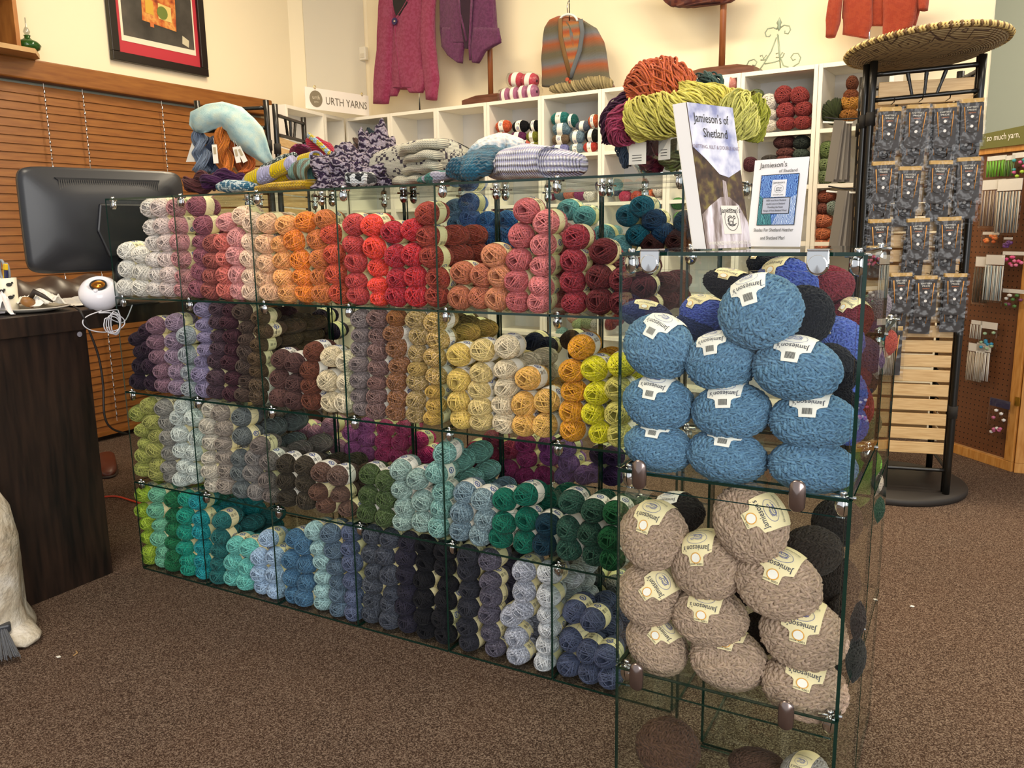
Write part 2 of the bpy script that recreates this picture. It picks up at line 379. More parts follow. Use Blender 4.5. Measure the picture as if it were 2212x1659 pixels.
TIER = {1: 'top tier', 2: 'second tier', 3: 'third tier', 4: 'bottom tier'}
# (tier, crop, colour name, hex, heathered, points...)  "x,y x,y ..." ; an entry like B10,20 uses another crop
ST = '''
1 A ivory f2eee4 0 180,985 180,825 180,665
1 A warm-white efe9dd 0 305,1000 310,850 300,700
1 A pale-oatmeal-white e6dcd3 0 425,1005 440,875 430,740 410,600 395,455 370,285
1 A pale-blush e4cfc7 0 540,1015 560,875 530,735 515,585 495,440 462,275
1 A dusty-rose cf8f92 0 660,1020 675,890 655,740 640,590 630,435 600,262
1 A mauve 9d5c6c 0 805,1000 820,850 835,705 820,580 830,435 780,268
1 A brick-rose a5524e 0 915,1035 930,890 940,750 940,605
1 A coral dc6a64 0 1050,1035 1050,880 1040,735 1035,590
1 A candy-pink ea9b9b 0 1165,1035 1160,870 1150,700 1150,545 1045,410
1 A pale-peach fcd6ba 0 1270,1055 1270,895 1265,740 1270,585 1290,415 1185,350
1 A peach f9c399 0 1430,1065 1390,915 1420,770 1400,605 1410,415
1 A light-orange f9a862 0 1600,1065 1570,900 1560,750 1545,610 1590,440
1 A bright-orange f98321 0 1750,1060 1730,905 1710,745 1665,570 1750,410
1 A burnt-orange d8743a 0 1900,1060 1890,900 1880,730 1850,570 1930,390
1 A red-orange d84532 0 2045,1050 2030,860 2020,690 1990,505
1 B rosy-red c53b45 0 150,990 130,860 125,715 110,580 115,430
1 B scarlet f4232c 0 310,990 305,880 290,760 265,610 250,435
1 B crimson b92742 0 440,985 440,835 430,665 400,490
1 B cherry-red cb203f 0 580,990 575,825 560,655 545,475
1 B brick-red a63730 0 725,990 735,840 695,680 670,525 665,345
1 B terracotta c06a4c 0 905,985 925,800
1 B rust-pink c56b50 0 1050,980 1080,820
1 B salmon-orange d9855f 0 1185,1000 1210,820 1165,665
1 B dusty-coral c8636a 0 1335,1005 1345,860 1340,695 1350,515 1395,325
1 B flamingo-pink e37d82 0 1500,1035 1520,890 1530,740 1535,585 1550,415
1 B cranberry a13246 0 1765,1025 1755,865 1765,705 1765,530
1 B maroon 6f2a32 0 1965,1020 1955,835 1965,640
1 B burgundy 7a2c38 0 2130,1040 2120,850
1 B dark-wine 5d2430 0 2290,1050 2285,900 2270,760
2 C blackish-plum 2f2330 0 220,800 240,650 250,520 200,400
2 C deep-aubergine 3a2838 0 335,805 330,650 310,490 280,340
2 C dusky-mauve 8d6a7a 1 445,830 430,690 395,560 370,420 370,275
2 C lilac-grey 9a8499 1 575,840 560,700 520,560 510,415 535,250
2 C silver-grey a9b0b4 1 690,850 680,710 670,550 650,360
2 C lavender 8f86a6 1 820,890 790,720 790,610 830,490 830,385 805,265 800,130
2 C plum-brown 55404a 1 915,895 930,755 920,610 945,490 945,375 930,245 920,120
2 C oxblood 4b2c36 1 1065,900 1070,765 1050,620 1060,495 1060,370 1040,240 1045,120
2 C peat-brown 54423a 1 1190,925 1200,795 1190,655 1200,515 1210,405 1190,290 1155,150
2 C bronze-brown 5f4934 1 1320,970 1310,830 1300,700 1300,575 1310,450 1345,325 1310,200
2 C cocoa 64433f 0 1510,950 1490,770 1500,590
2 C raisin 5c3d3b 0 1640,970 1640,810 1640,620
2 C chestnut 713c2e 0 1800,1000 1790,840 1790,690 1810,520
2 C cream e3d0ab 0 1970,990 1950,790 1960,570
2 C light-cream e8d8b8 0 2100,990 2100,800 2100,610
2 D grey-taupe 8b7c7a 1 105,890 95,775 100,650 95,535 95,415 95,305 95,180
2 D rose-brown 84605b 1 235,905 230,780 240,675 240,555 235,435 235,310 235,180
2 D copper 975c33 1 380,915 385,795 385,665 390,540 375,410 365,290 375,175
2 D olive-gold b59454 1 520,925 530,805 535,675 540,565 530,445 545,305 530,175
2 D mustard cca14b 1 670,955 680,845 680,745 680,620 680,480 690,340 680,195
2 D straw-yellow e6c263 0 880,960 870,815 860,655 860,460
2 D pale-gold e6ca86 0 1040,1000 1025,860 1020,730 1030,600 1040,430
2 D buttercream f0ddba 0 1210,1000 1210,855 1210,715 1220,580 1225,400
2 D apricot f4b95c 0 1365,1010 1365,840 1395,650
2 D honey f3bd62 0 1530,1010 1530,820
2 D amber f5a417 0 1740,1065 1730,905 1740,750 1730,590 1800,400
2 D lemon-yellow fbee14 0 1950,1065 1900,920 1930,760 1910,570
2 D primrose eadc72 0 2110,1090 2090,915 2090,735
2 D vivid-yellow fbef1c 0 2110,540
3 C olive-lime a8aa54 0 250,1600 255,1470 265,1360 240,1240 180,1090
3 C moss-yellow a9a858 0 385,1690 380,1560 370,1420 370,1290 340,1160 310,1020
3 C mushroom-grey 96938a 0 500,1700 500,1580 500,1450 490,1310 470,1170 450,1030
3 C mint-white cfd8cf 0 600,1690 620,1570 600,1430 590,1270 570,1130 615,1000
3 C pale-mint d5dfd6 0 720,1690 720,1600 710,1450 730,1310 720,1130
3 C oatmeal cfc6b4 1 890,1750 880,1620 860,1500 860,1350 850,1200 860,1040
3 C stone-brown a3968a 1 1000,1770 1010,1620 1000,1490 990,1370 990,1230 950,1085
3 C storm-grey 6f7675 1 1155,1800 1135,1640 1130,1500 1170,1300 1140,1130
3 C warm-grey 8b8580 1 1285,1820 1240,1640 1260,1500
3 C ash-brown 7e726c 1 1425,1850 1395,1711 1400,1530 1330,1385
3 E forest-brown 3f3629 1 1490,335 1480,185 1475,25
3 E bark-brown 493e2f 1 1655,360 1640,190 1650,40
3 E russet-brown 6b4a3d 1 1840,430 1780,285 1790,110
3 E walnut 6c5045 1 2050,440 1980,300 1965,140
3 G moss-green 4b5f2e 1 165,395 165,265 160,110
3 G dark-moss 4d6131 1 300,435 300,300 290,150
3 G pale-sage 96b5a9 1 440,485 440,360 410,225 400,70
3 G grey-sage 8fb0a5 1 580,465 570,310 545,140
3 G sea-green 7cb3a7 1 710,520 730,370 730,240 700,90 740,-60
3 G slate-teal 7695a1 1 880,550 890,400 905,250
3 G mist-blue 86a4ab 1 1030,600 1060,450 1050,300
3 G emerald 0f7359 0 1180,620 1220,480 1215,310
3 G dark-emerald 0c6e56 0 1370,630 1380,460 1385,270
3 G midnight-teal 163c4b 0 1520,650 1540,500
3 G pine-green 2d5f4b 1 1720,690 1710,530 1735,320
3 G deep-pine 28553f 1 1910,740 1880,570 1900,390
3 G bottle-green 1b5c30 0 2060,760 2045,600 2070,410
4 E lime-green a3bd2d 0 225,930 230,820 210,700 200,575 155,455 165,295
4 E mint-green 76c19a 0 345,970 350,835 325,700 320,590 290,455 295,305
4 E forest-green 1d7344 0 460,1000 460,870 440,750 440,620 430,500 440,350
4 E jade 16a083 0 600,1030 580,910 550,790 550,650 560,500 570,350
4 E turquoise 12a3a8 0 730,1050 720,920 700,790 690,650 690,530 655,370
4 E deep-teal 28716d 0 880,1075 870,940 870,820 870,690 885,545
4 E aqua 6cc6b8 0 990,1110 1000,940 1010,780
4 E light-aqua 6fcabb 0 1120,1140 1120,980 1130,800
4 E ice-blue a9c8e2 0 1260,1180 1240,1030 1240,890 1315,715
4 E powder-blue a8c6e0 0 1390,1200 1390,1040 1380,880
4 E steel-blue 4a7a98 0 1550,1240 1530,1080 1530,910 1560,720
4 E denim-blue 4d7c9a 0 1665,1285 1660,1120 1660,960 1630,790
4 E frost-green a0c6c5 0 1825,1320 1820,1195 1820,1070 1800,930 1770,800 1740,650
4 E slate 5f7788 0 1980,1370 1960,1230 1960,1110 1935,970 1920,820 1890,660
4 E twilight-blue 5d6a86 0 2115,1395 2110,1250 2085,1110 2090,930 2060,800 2060,660
4 G gunmetal 4a515c 1 190,1210 195,1080 205,960 210,850 185,720 190,580
4 G iron-grey 484e5a 1 330,1250 330,1120 345,1020 340,880 300,740 330,600
4 G ink-purple 2c2a38 0 470,1290 450,1130 460,1010 460,870 450,740 480,610
4 G jet-black 18181d 0 610,1320 600,1200 600,1060 590,920 600,780 600,650
4 G soft-black 1d1c21 0 760,1370 740,1220 770,1080 770,960 750,820 760,690
4 G charcoal 33343c 0 950,1400 930,1280 940,1130 940,1000 930,850 940,710
4 G purple-grey 5f5a6b 1 1140,1450 1110,1330 1095,1190 1110,1050 1115,930 1100,770
4 G silver b6bbc9 1 1330,1500 1300,1360 1260,1215 1350,1160 1370,1010 1375,850
4 G snow-grey d7dadd 0 1530,1550 1540,1430 1550,1310 1550,1190 1550,1050 1560,880
4 H indigo-grey 545f7a 0 1210,1170 1230,880 1255,600
4 H storm-blue 535d77 0 1420,1240 1400,990 1440,690
4 H dusk-blue 57617d 0 1610,1340 1575,1040
'''
REAR = '''
1 B pale-denim 7a9cc0 0 890,640 900,540 885,430 880,310
1 B periwinkle 5f86c8 0 1000,570 1005,480 985,385 990,270
1 B cobalt 2f77bd 0 1140,575 1140,490 1120,410
1 B royal-teal 2b6fae 0 1245,570 1250,490 1250,400
1 I sky-teal 6fb5b8 0 130,400 250,450
1 I seafoam 78b4bb 0 400,600 540,680
1 I peacock 0f6a80 0 690,600 600,450 720,380
1 I navy-teal 123f63 0 870,590 800,480
1 I petrol 1b4a63 0 1050,490 1150,590
1 I dark-claret 4d2226 0 800,670 980,640
2 C night-purple 33243f 0 1740,310 1850,330 1980,330 1700,460 1880,200
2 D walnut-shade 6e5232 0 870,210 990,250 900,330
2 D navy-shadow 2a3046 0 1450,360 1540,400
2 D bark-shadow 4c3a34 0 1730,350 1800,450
3 C orchid-pink d996b6 0 1720,1240 1850,1270 1960,1200 1960,1340 2060,1400 1850,1400
3 D orchid cc6ab2 0 40,1060 160,1110 150,1010 50,1190 150,1230
3 D hot-pink ec4f98 0 300,1030 280,1130 280,1230 410,1140 440,1030 390,1235
3 D fuchsia e02f8c 0 545,1130 560,1240 620,1235
3 D raspberry b23560 0 990,1200 1110,1240 1250,1200 1120,1120 960,1320 1120,1330
3 D magenta b4377e 0 1400,1260 1390,1400 1520,1400 1250,1340 1380,1150
3 D violet-plum a84c9c 0 1570,1250 1560,1160 1240,1430
3 D violet 9a6ab2 0 1720,1300 1680,1400 1840,1390 1930,1380 1690,1190
3 D dark-violet 4c2c5c 0 1950,1240 2060,1240 2060,1400
4 G putty 9a9490 0 1780,860 1780,980 2080,960 2080,1120
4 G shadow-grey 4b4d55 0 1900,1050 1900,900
'''
ORD = ['bottom', 'second', 'third', 'fourth', 'fifth', 'sixth', 'seventh']
jobs = []
def parse(txt, yface, rear):
    for ln in txt.strip().split('\n'):
        t, cr, nm, hx, hh, *pts = ln.split(); P = []
        for q in pts:
            x, y = q.split(','); ox, oy, sc = CROP[cr]; P.append((ox+float(x)/sc, oy+float(y)/sc))
        if not rear: P.sort(key=lambda q: -q[1])
        Wp = [at(x, y, y=yface) for x, y in P]; n_ = len(Wp)
        for i, w in enumerate(Wp):
            if n_ > 1 and not rear:
                j = i-1 if i else 1; sp = abs(Wp[j].z-w.z) if abs(Wp[j].x-w.x) < .03 else .046
            else: sp = .05
            rz = min(max(sp*.56, .019), .030); rx_ = min(.0318, max(rz*1.22, .0245))
            if i == n_-1 and n_ > 1 and not rear: rz = min(.029, rz*1.06)
            dep = (w-CP).dot(_f)
            jobs.append(dict(t=int(t), nm=nm.replace('-', ' '), hx=hx, h=int(hh), i=i, n=n_, w=w, rx=rx_, rz=rz, rear=rear, px=rx_*CF/dep, top=(i == n_-1)))
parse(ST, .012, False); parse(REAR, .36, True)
jobs.sort(key=lambda j: (j['rear'], -j['px']))
TOPZ = [0, .31, .62, .93, 1.24]
def jcol(hx, k=1.0):
    c = lin(hx); return (c[0]*k, c[1]*k, c[2]*k, 1)
BOX = MB(); RC = []                                                  # the surplus balls, as one object
def add_rest(me, M, col):
    b = len(BOX.v); BOX.v += [tuple(M @ v.co) for v in me.vertices]; BOX.f += [tuple(i+b for i in p.vertices) for p in me.polygons]
    mi = 0 if me.name.startswith('yarn') else 1
    BOX.mi += [p.material_index + mi for p in me.polygons]
    ca = me.color_attributes['strand'].data; BOX.col += [d.color[0] for d in ca]; RC.extend([col]*len(me.vertices))
N_IND = 300
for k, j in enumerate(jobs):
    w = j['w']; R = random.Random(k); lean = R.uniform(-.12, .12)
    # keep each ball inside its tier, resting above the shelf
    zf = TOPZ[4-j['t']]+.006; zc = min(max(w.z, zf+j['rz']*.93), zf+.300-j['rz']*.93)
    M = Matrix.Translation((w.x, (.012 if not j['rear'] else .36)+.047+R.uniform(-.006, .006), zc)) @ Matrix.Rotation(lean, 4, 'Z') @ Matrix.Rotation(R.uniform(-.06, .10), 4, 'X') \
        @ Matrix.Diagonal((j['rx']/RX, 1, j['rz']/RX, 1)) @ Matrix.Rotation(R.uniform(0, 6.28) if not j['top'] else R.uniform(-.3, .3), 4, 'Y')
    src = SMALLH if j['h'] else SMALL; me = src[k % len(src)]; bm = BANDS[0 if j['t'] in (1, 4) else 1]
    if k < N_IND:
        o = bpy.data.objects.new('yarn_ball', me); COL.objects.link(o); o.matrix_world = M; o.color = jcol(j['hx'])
        b = bpy.data.objects.new('paper_band', bm); COL.objects.link(b); b.parent = o
        b.matrix_parent_inverse = Matrix(); b.matrix_basis = Matrix.Rotation(R.uniform(-.6, .6), 4, 'Y')
        where = ('topmost' if j['top'] and j['n'] > 1 else ORD[j['i']]) if not j['rear'] else ORD[j['i']]
        if j['n'] == 1: lb = f"{j['nm']} yarn ball above paler balls, {TIER[j['t']]} of the glass case"
        elif where == 'topmost': lb = f"{j['nm']} yarn ball, topmost of its stack on the {TIER[j['t']]} of the glass case"
        elif where == 'bottom': lb = f"{j['nm']} yarn ball, lowest of its stack on the {TIER[j['t']]} of the glass case"
        else: lb = f"{j['nm']} yarn ball, {where} from bottom of its stack, {TIER[j['t']]} of glass case"
        tag(o, lb, 'yarn ball', 'small yarn balls stacked in the long glass case')
    else: add_rest(me, M, lin(j['hx'])); add_rest(bm, M, lin('eadfae'))
# deeper rows of balls, hidden behind the front ones, low detail
lowp = yarn_ball_mesh('yarn_low', RX, LL, 28, 18, .002, 3, WOOL, sides=3)
for k, j in enumerate(jobs):
    if j['rear'] or j['top'] or j['n'] < 3: continue
    w = j['w']; zf = TOPZ[4-j['t']]+.006; zc = min(max(w.z, zf+j['rz']*.93), zf+.300-j['rz']*.93)
    for dy in (.165, .262):
        add_rest(lowp, Matrix.Translation((w.x+random.Random(k).uniform(-.008, .008), dy, zc)) @ Matrix.Diagonal((j['rx']/RX, .9, j['rz']/RX, 1)), lin(j['hx']))
me = bpy.data.meshes.new('yarn_balls'); me.from_pydata(BOX.v, [], BOX.f)
for m in (WOOLA, CREAM, DARKI, BLUEI): me.materials.append(m)
me.polygons.foreach_set('material_index', BOX.mi); me.polygons.foreach_set('use_smooth', [True]*len(BOX.f))
ca = me.color_attributes.new('strand', 'FLOAT_COLOR', 'POINT'); ca.data.foreach_set('color', [x for c in BOX.col for x in (c, c, c, 1)])
ca = me.color_attributes.new('tint', 'FLOAT_COLOR', 'POINT'); ca.data.foreach_set('color', [x for c in RC for x in c])
o = bpy.data.objects.new('yarn_balls', me); COL.objects.link(o)
tag(o, 'rest of the small yarn balls filling the far end and back of the glass case', 'yarn balls', 'small yarn balls stacked in the long glass case', 'stuff')
# ------------------------------------------------------------ glass cases
def pane(sx, sy, sz, m=None):
    mb = MB().box((0, 0, 0), (sx, sy, sz)); d = [sx, sy, sz]; k = d.index(min(d))
    nz = {0: (3, 5), 1: (2, 4), 2: (0, 1)}[k]; mb.mi = [0 if i in nz else 1 for i in range(6)]
    return mb.mesh('glass_panel', [m or GLASS, GEDGE])
def clip_mesh():
    mb = MB()
    for s in (-1, 1):
        mb.lathe([(0, .004*s), (.0085, .004*s), (.0115, .007*s), (.009, .010*s), (0, .011*s)], 14, Matrix.Translation((0, s*.004, -.012)) @ Matrix.Rotation(math.pi/2, 4, 'X') @ Matrix.Diagonal((1, 1.45, 1, 1)))
    mb.tube([(-.018, 0, .002), (.018, 0, .002)], .0035, 8); mb.tube([(0, -.012, .002), (0, .012, .002)], .0035, 8)
    mb.lathe([(.0, .012), (.005, .012), (.006, .009), (.004, .004), (.004, -.006)], 12)
    return mb.mesh('connector_clip', CHROME, True)
CLIP = clip_mesh(); T = .0056
def link(me, name, root, loc, rot=None):
    o = bpy.data.objects.new(name, me); COL.objects.link(o); o.parent = root; o.location = loc
    if rot: o.rotation_euler = rot
    return o
def case(name, org, ncol, w, d, rows, h, label, back=True, clipz=None, group=None, front=False):
    root = thing(name, org, label, 'display case', group); V = pane(T, d-.006, h-.006); H = pane(w-.004, d, T); B = pane(w-.008, T, h-.006)
    for c in range(ncol+1):
        for r in range(rows): link(V, 'glass_panel', root, (c*w-T/2, .003, r*h+.005))
    for c in range(ncol):
        for r in range(rows+1): link(H, 'glass_panel', root, (c*w+.002, 0, r*h-(T/2 if r else -.001)))
        if back:
            for r in range(rows): link(B, 'glass_panel', root, (c*w+.004, d-T, r*h+.005))
    for c in range(ncol+1):
        for r in (clipz if clipz is not None else range(1, rows+1)):
            for yy in (.02, d-.02):
                o = link(CLIP, 'connector_clip', root, (c*w+.012 if c < ncol else c*w-.012, yy, r*h-.004)); o.rotation_euler.z = .2*c
    return root
mw = .313
case('glass_display_case', (0, 0, 0), 6, mw, .308, 4, .31, 'long glass cube display case, four tiers high, packed with small yarn balls', group=None)
case('glass_display_case', (0, .318, 0), 6, mw, .308, 4, .31, 'rear row of glass cubes standing behind the long front case', back=False)
FX, FY, FW, FH, FD = 1.921, -.4616, .3671, .3627, .3671
fc = case('glass_display_case', (FX, FY, 0), 1, FW, FD, 3, FH, 'near glass case with blue and oatmeal balls, booklets on its top', back=True, clipz=[1, 2, 3])
door = pane(FW-.01, T, FH-.03, ACRYL)
loz = MB().lathe([(0, -.004), (.011, -.004), (.0125, -.002), (.0125, .001), (.010, .004), (0, .004)], 20, Matrix.Rotation(math.pi/2, 4, 'X') @ Matrix.Diagonal((1, 1.0, 1, 1)))
for i, v in enumerate(loz.v): loz.v[i] = (v[0], v[1], v[2] + (.013 if v[2] > .0001 else (-.013 if v[2] < -.0001 else 0)))
LOZ = loz.mesh('door_catch', [NT('taupe_chrome').set('8a7b76', .22, .9).m], True)
hg = MB().lathe([(0, -.004), (.015, -.004), (.016, 0), (.014, .004), (0, .005)], 28, Matrix.Translation((0, -.009, -.014)) @ Matrix.Rotation(math.pi/2, 4, 'X')).box((-.0155, -.0125, -.014), (.0155, -.006, .005)).box((-.0155, -.0125, .005), (.0155, .02, .0085)); HG = hg.mesh('hinge', CHROME)
for r in range(3):
    D = link(door, 'door', fc, (.005, -.012, r*FH+.006))
    for sx in (.045, .295):
        if r == 2:
            q = link(HG, 'hinge', fc, (sx+.012, -.012, 3*FH)); b = q.modifiers.new('bevel', 'BEVEL'); b.width = .002; b.segments = 3
        if r: link(LOZ, 'door_catch', fc, (sx, -.022, r*FH+.004))
    link(pane(.006, T, .02, ACRYL), 'door_knob', fc, (.19, -.018, r*FH+.3)) if False else None
case('glass_display_case', (FX+.054, FY+FD+.01, 0), 1, .313, .31, 3, .31, 'lower glass case joined behind the near case on its right side', back=True, clipz=[3])
# ------------------------------------------------------------ big balls in the near case
RB = .048
BIG = [yarn_ball_mesh('wool_ball', RB, RB*.92, 70, 120, .0031, 40+i, BIGW, ply=True, turns=15) for i in range(3)]
def label_mesh(name, paper, style):
    mb = MB()
    def mp(s, l, k=1.13):                         # s: angle from the hole, l: metres across
        d = Vector((0, math.cos(s), math.sin(s)))*-1; d.z = -d.z; d = Vector((0, -math.cos(s), math.sin(s)))
        r = egg(d, RB, RB*.92)*k; q = d*r; q.x = l; sh = 1-.45*(l/RB)**2; return Vector((q.x, q.y*sh, q.z*sh))
    rows = [(.10, .0095), (.22, .010), (.36, .0105), (.42, .013), (.50, .0215), (.72, .0225), (1.0, .0225), (1.35, .0225), (1.7, .022), (2.05, .02)]
    vs = []; ncl = 7
    for s, hw in rows: vs += [mp(s, hw*(2*i/(ncl-1)-1)) for i in range(ncl)]
    mb._add(vs, [(j*ncl+i, j*ncl+i+1, (j+1)*ncl+i+1, (j+1)*ncl+i) for j in range(len(rows)-1) for i in range(ncl-1)])
    K = 1.15
    def flat(vs2, fs, s0, mi): mb._add([mp(s0 - y/.048, -x, K) for x, y in vs2], fs, mi)     # text top faces the hole
    vs2, fs = text_verts("Jamieson's", .0105, sx=.84); flat(vs2, fs, .60, 1)
    tmp = MB(); emblem(tmp, Matrix(), .0092, 0, True, 1.55); flat([(a, b) for a, b, _ in tmp.v], tmp.f, .90, 2)
    vs2, fs = text_verts("Shetland Heather", .0052); flat(vs2, fs, 1.22, 1)
    if style == 'bar':
        for i in range(9):
            x = -.0055+i*.0013; mb._add([mp(.20, x, K), mp(.40, x, K), mp(.40, x+.0007, K), mp(.20, x+.0007, K)], [(0, 1, 2, 3)], 3)
    else:
        P = [(.0072*math.cos(a*.4), .0072*math.sin(a*.4)) for a in range(16)]; Q = [(x*.82, y*.82) for x, y in P]
        for a in range(16):
            b_ = (a+1) % 16; mb._add([mp(.32+p_[1]/.048, p_[0], K) for p_ in (P[a], P[b_], Q[b_], Q[a])], [(0, 1, 2, 3)], 4)
        mb._add([mp(.32+p_[1]/.048, p_[0], K+.004) for p_ in Q], [tuple(range(16))], 5)
        vs2, fs = text_verts("100% wool", .004); flat(vs2, fs, .155, 3)
    return mb.mesh(name, [paper, INK, BLUEI, DARKI, plain('e0a23c', .6), PAPER], True)
LW = label_mesh('paper_label', PAPER, 'bar'); LC = label_mesh('paper_label', plain('efdfae', .7), 'ring')
def bigball(px, py, yy, hw, hh, col, lab, label, labrot=0, tilt=(0, 0), var=0, ox=1320, oy=500, sc=2.86, cat='wool ball', group=None, flip=False):
    c = at(ox+px/sc, oy+py/sc, y=yy); dep = (c-CP).dot(_f); rx = hw/sc*dep/CF; rz = hh/sc*dep/CF
    o = bpy.data.objects.new('wool_ball', BIG[var % 3]); COL.objects.link(o); o.color = jcol(col)
    o.matrix_world = Matrix.Translation(c) @ Matrix.Rotation(tilt[1]-.15, 4, 'Z') @ Matrix.Rotation(tilt[0], 4, 'X') @ Matrix.Rotation(labrot, 4, 'Y') @ Matrix.Diagonal((rx/RB, 1.0, rz/RB, 1)) if not flip else Matrix.Translation(c)
    if lab:
        b = bpy.data.objects.new('paper_label', lab); COL.objects.link(b); b.parent = o; b['label'] = 'printed paper label tucked into the ball'
    tag(o, label, cat, group); return o
G1 = 'heather blue balls in the upper near case'; G2 = 'oatmeal balls in the middle near case'; BY = -.395
BL = [(295, 715, 205, 185, .35, 'left column top with label tilted left, upper near case', -.2), (685, 805, 208, 170, -.25, 'middle column top, label half tucked, upper near case', 0),
      (925, 500, 238, 215, -.35, 'big one resting highest of all in upper near case', .1), (1145, 850, 250, 185, .05, 'right column, third up, large label, upper near case', .0),
      (295, 1060, 205, 158, .1, 'left column middle, label upright, upper near case', .1), (745, 1110, 225, 165, -.12, 'middle column centre, upper near case', .15),
      (1245, 1170, 245, 168, -.05, 'right column second up, upper near case', .1), (295, 1335, 200, 140, .05, 'bottom left corner, upper near case', -.45),
      (715, 1390, 230, 152, .05, 'bottom middle, upper near case', -.45), (1240, 1450, 245, 155, .0, 'bottom right, no label seen, upper near case', 0)]
for i, (x, y, a, b, lr, lb, ti) in enumerate(BL):
    bigball(x, y, BY-(.012 if i in (2, 3) else 0), a, b, '6590ab', None if i == 9 else LW, 'heather blue wool ball, '+lb, lr, (-.28+ti*.5, .02*i), i, group=G1)
BG = [(290, 355, 178, 180, .1, 'far left, top, label upright', 0), (600, 520, 195, 180, -.25, 'centre column, second from top', .2), (835, 285, 215, 185, .95, 'topmost, label turned sideways', 0),
      (985, 620, 228, 185, .2, 'right of centre with large printed label', 0), (270, 680, 165, 170, .8, 'left column middle, label sideways', .1), (605, 810, 198, 152, .0, 'centre, third from top', .3),
      (1130, 910, 222, 180, .05, 'right column, second from bottom', .45), (310, 965, 175, 138, .6, 'left column, lowest', -.5), (710, 1050, 198, 158, .0, 'centre column, lowest', -.8), (1135, 1205, 220, 165, .1, 'right column, lowest', .0)]
for i, (x, y, a, b, lr, lb, ti) in enumerate(BG):
    bigball(x, y, BY-(.01 if i in (2, 3) else 0), a, b, 'b99c86', LC, 'oatmeal wool ball, '+lb+', middle of near case', lr, (-.28+ti*.5, .02*i), i+1, ox=1300, oy=1020, sc=2.597, group=G2)
bk = [(1080, 330, -.22, 170, 150, '4a66b4', 1, 'royal blue wool ball behind the highest heather blue ball', 0), (590, 520, -.25, 140, 110, '4c66b8', 1, 'royal blue wool ball behind the left blue balls', 0),
      (1200, 520, -.31, 150, 170, '1b1d24', 0, 'black wool ball just behind the highest blue ball', 0), (1380, 690, -.22, 160, 150, '5672bd', 1, 'royal blue wool ball at the right glass, upper row', 0),
      (1370, 850, -.31, 130, 150, '16181f', 0, 'black wool ball behind the right blue balls, middle', 0), (1420, 980, -.22, 120, 150, '4d6cbd', 0, 'royal blue wool ball against right glass, middle', 0),
      (1360, 1060, -.31, 140, 120, '16181f', 0, 'black wool ball behind right blue balls, lower', 0), (1440, 1180, -.22, 110, 130, '4d6cbd', 0, 'royal blue wool ball against right glass, lowest', 0),
      (220, 520, -.2, 150, 80, '3a4470', 1, 'navy wool ball at the back left of upper near case', 0), (520, 620, -.26, 140, 90, '25365f', 0, 'dark navy wool ball between the left blue balls', 0),
      (1360, 330, -.14, 90, 110, '8a3042', 0, 'crimson wool ball at back, right of highest blue ball', 0), (1480, 540, -.13, 100, 120, '7c2a3c', 1, 'wine red wool ball near back right corner', 0), (1560, 760, -.14, 80, 110, '5c4660', 0, 'plum wool ball near back right corner', 0),
      (1540, 1060, -.14, 70, 130, 'a02a34', 0, 'cherry red wool ball at back right, low', 0), (1500, 870, -.14, 90, 110, '70364a', 0, 'mulberry wool ball at back right, middle', 0), (760, 340, -.14, 180, 90, '232028', 1, 'black wool ball lying at back of upper near case', 0),
      (980, 220, -.16, 100, 70, '2a2c33', 1, 'charcoal wool ball at the very back top, near case', 0)]
for i, (x, y, yy, a, b, c_, l, lb, _) in enumerate(bk): bigball(x, y, yy, a, b, c_, LC if l else None, lb, rnd(-.6, .6), (-.3, rnd(-.4, .4)), i, group='wool balls behind the heather blue ones')
bk = [(420, 230, -.27, 140, 110, '2d2a28', 1, 'black heather ball with white label at back left, middle of near case'), (1180, 440, -.28, 150, 130, '3a322d', 0, 'dark peat heather ball behind the large labelled oatmeal ball'),
      (1320, 280, -.2, 120, 130, '2c2826', 0, 'near-black heather ball against right glass, upper'), (1330, 620, -.2, 100, 130, '332b27', 0, 'near-black heather ball against right glass, middle'),
      (1370, 820, -.25, 90, 130, '332b27', 0, 'near-black heather ball against right glass, lower'), (1380, 1050, -.25, 80, 130, '30302c', 0, 'near-black heather ball against right glass, lowest'), (760, 620, -.26, 130, 120, '1f1c1b', 0, 'black heather ball in gap between oatmeal balls'),
      (900, 900, -.26, 110, 110, '241f1d', 0, 'black heather ball behind centre oatmeal balls')]
for i, (x, y, yy, a, b, c_, l, lb) in enumerate(bk): bigball(x, y, yy, a, b, c_, LW if l else None, lb, rnd(-.3, .3), (-.3, 0), i, ox=1300, oy=1020, sc=2.597, group='dark heather balls behind the oatmeal ones')
bk = [(370, 1545, -.38, 165, 150, '5d4234', 0, 'dark brown ball at left in the lowest near cell'), (880, 1650, -.36, 150, 80, '5a4034', 0, 'dark brown ball at bottom centre, lowest near cell'), (1140, 1690, -.40, 115, 100, 'a9a39c', 1, 'light grey ball at bottom right, lowest near cell')]
for i, (x, y, yy, a, b, c_, l, lb) in enumerate(bk): bigball(x, y, yy, a, b, c_, LC if l else None, lb, 0, (-.3, 0), i, ox=1300, oy=1020, sc=2.597)
bk = [(1640, 460, .02, 70, 90, '8a8088', 'grey marl ball'), (1600, 640, .0, 60, 100, '5a3c62', 'dark purple ball'), (1690, 690, .05, 60, 80, 'a83a34', 'brick red ball'), (1620, 830, .05, 60, 90, 'a89a92', 'stone grey ball'), (1580, 930, .02, 50, 80, '2a2830', 'black ball'),
      (1560, 1440, .02, 90, 90, '6aa02c', 'lime green ball'), (1590, 1560, .05, 70, 80, 'b9ab98', 'sand coloured ball'), (1530, 1600, .0, 70, 90, '7a9a3c', 'olive green ball'), (1590, 1200, .05, 60, 80, '7c7a55', 'khaki ball'), (1600, 1720, .05, 70, 90, '20402c', 'dark green ball')]
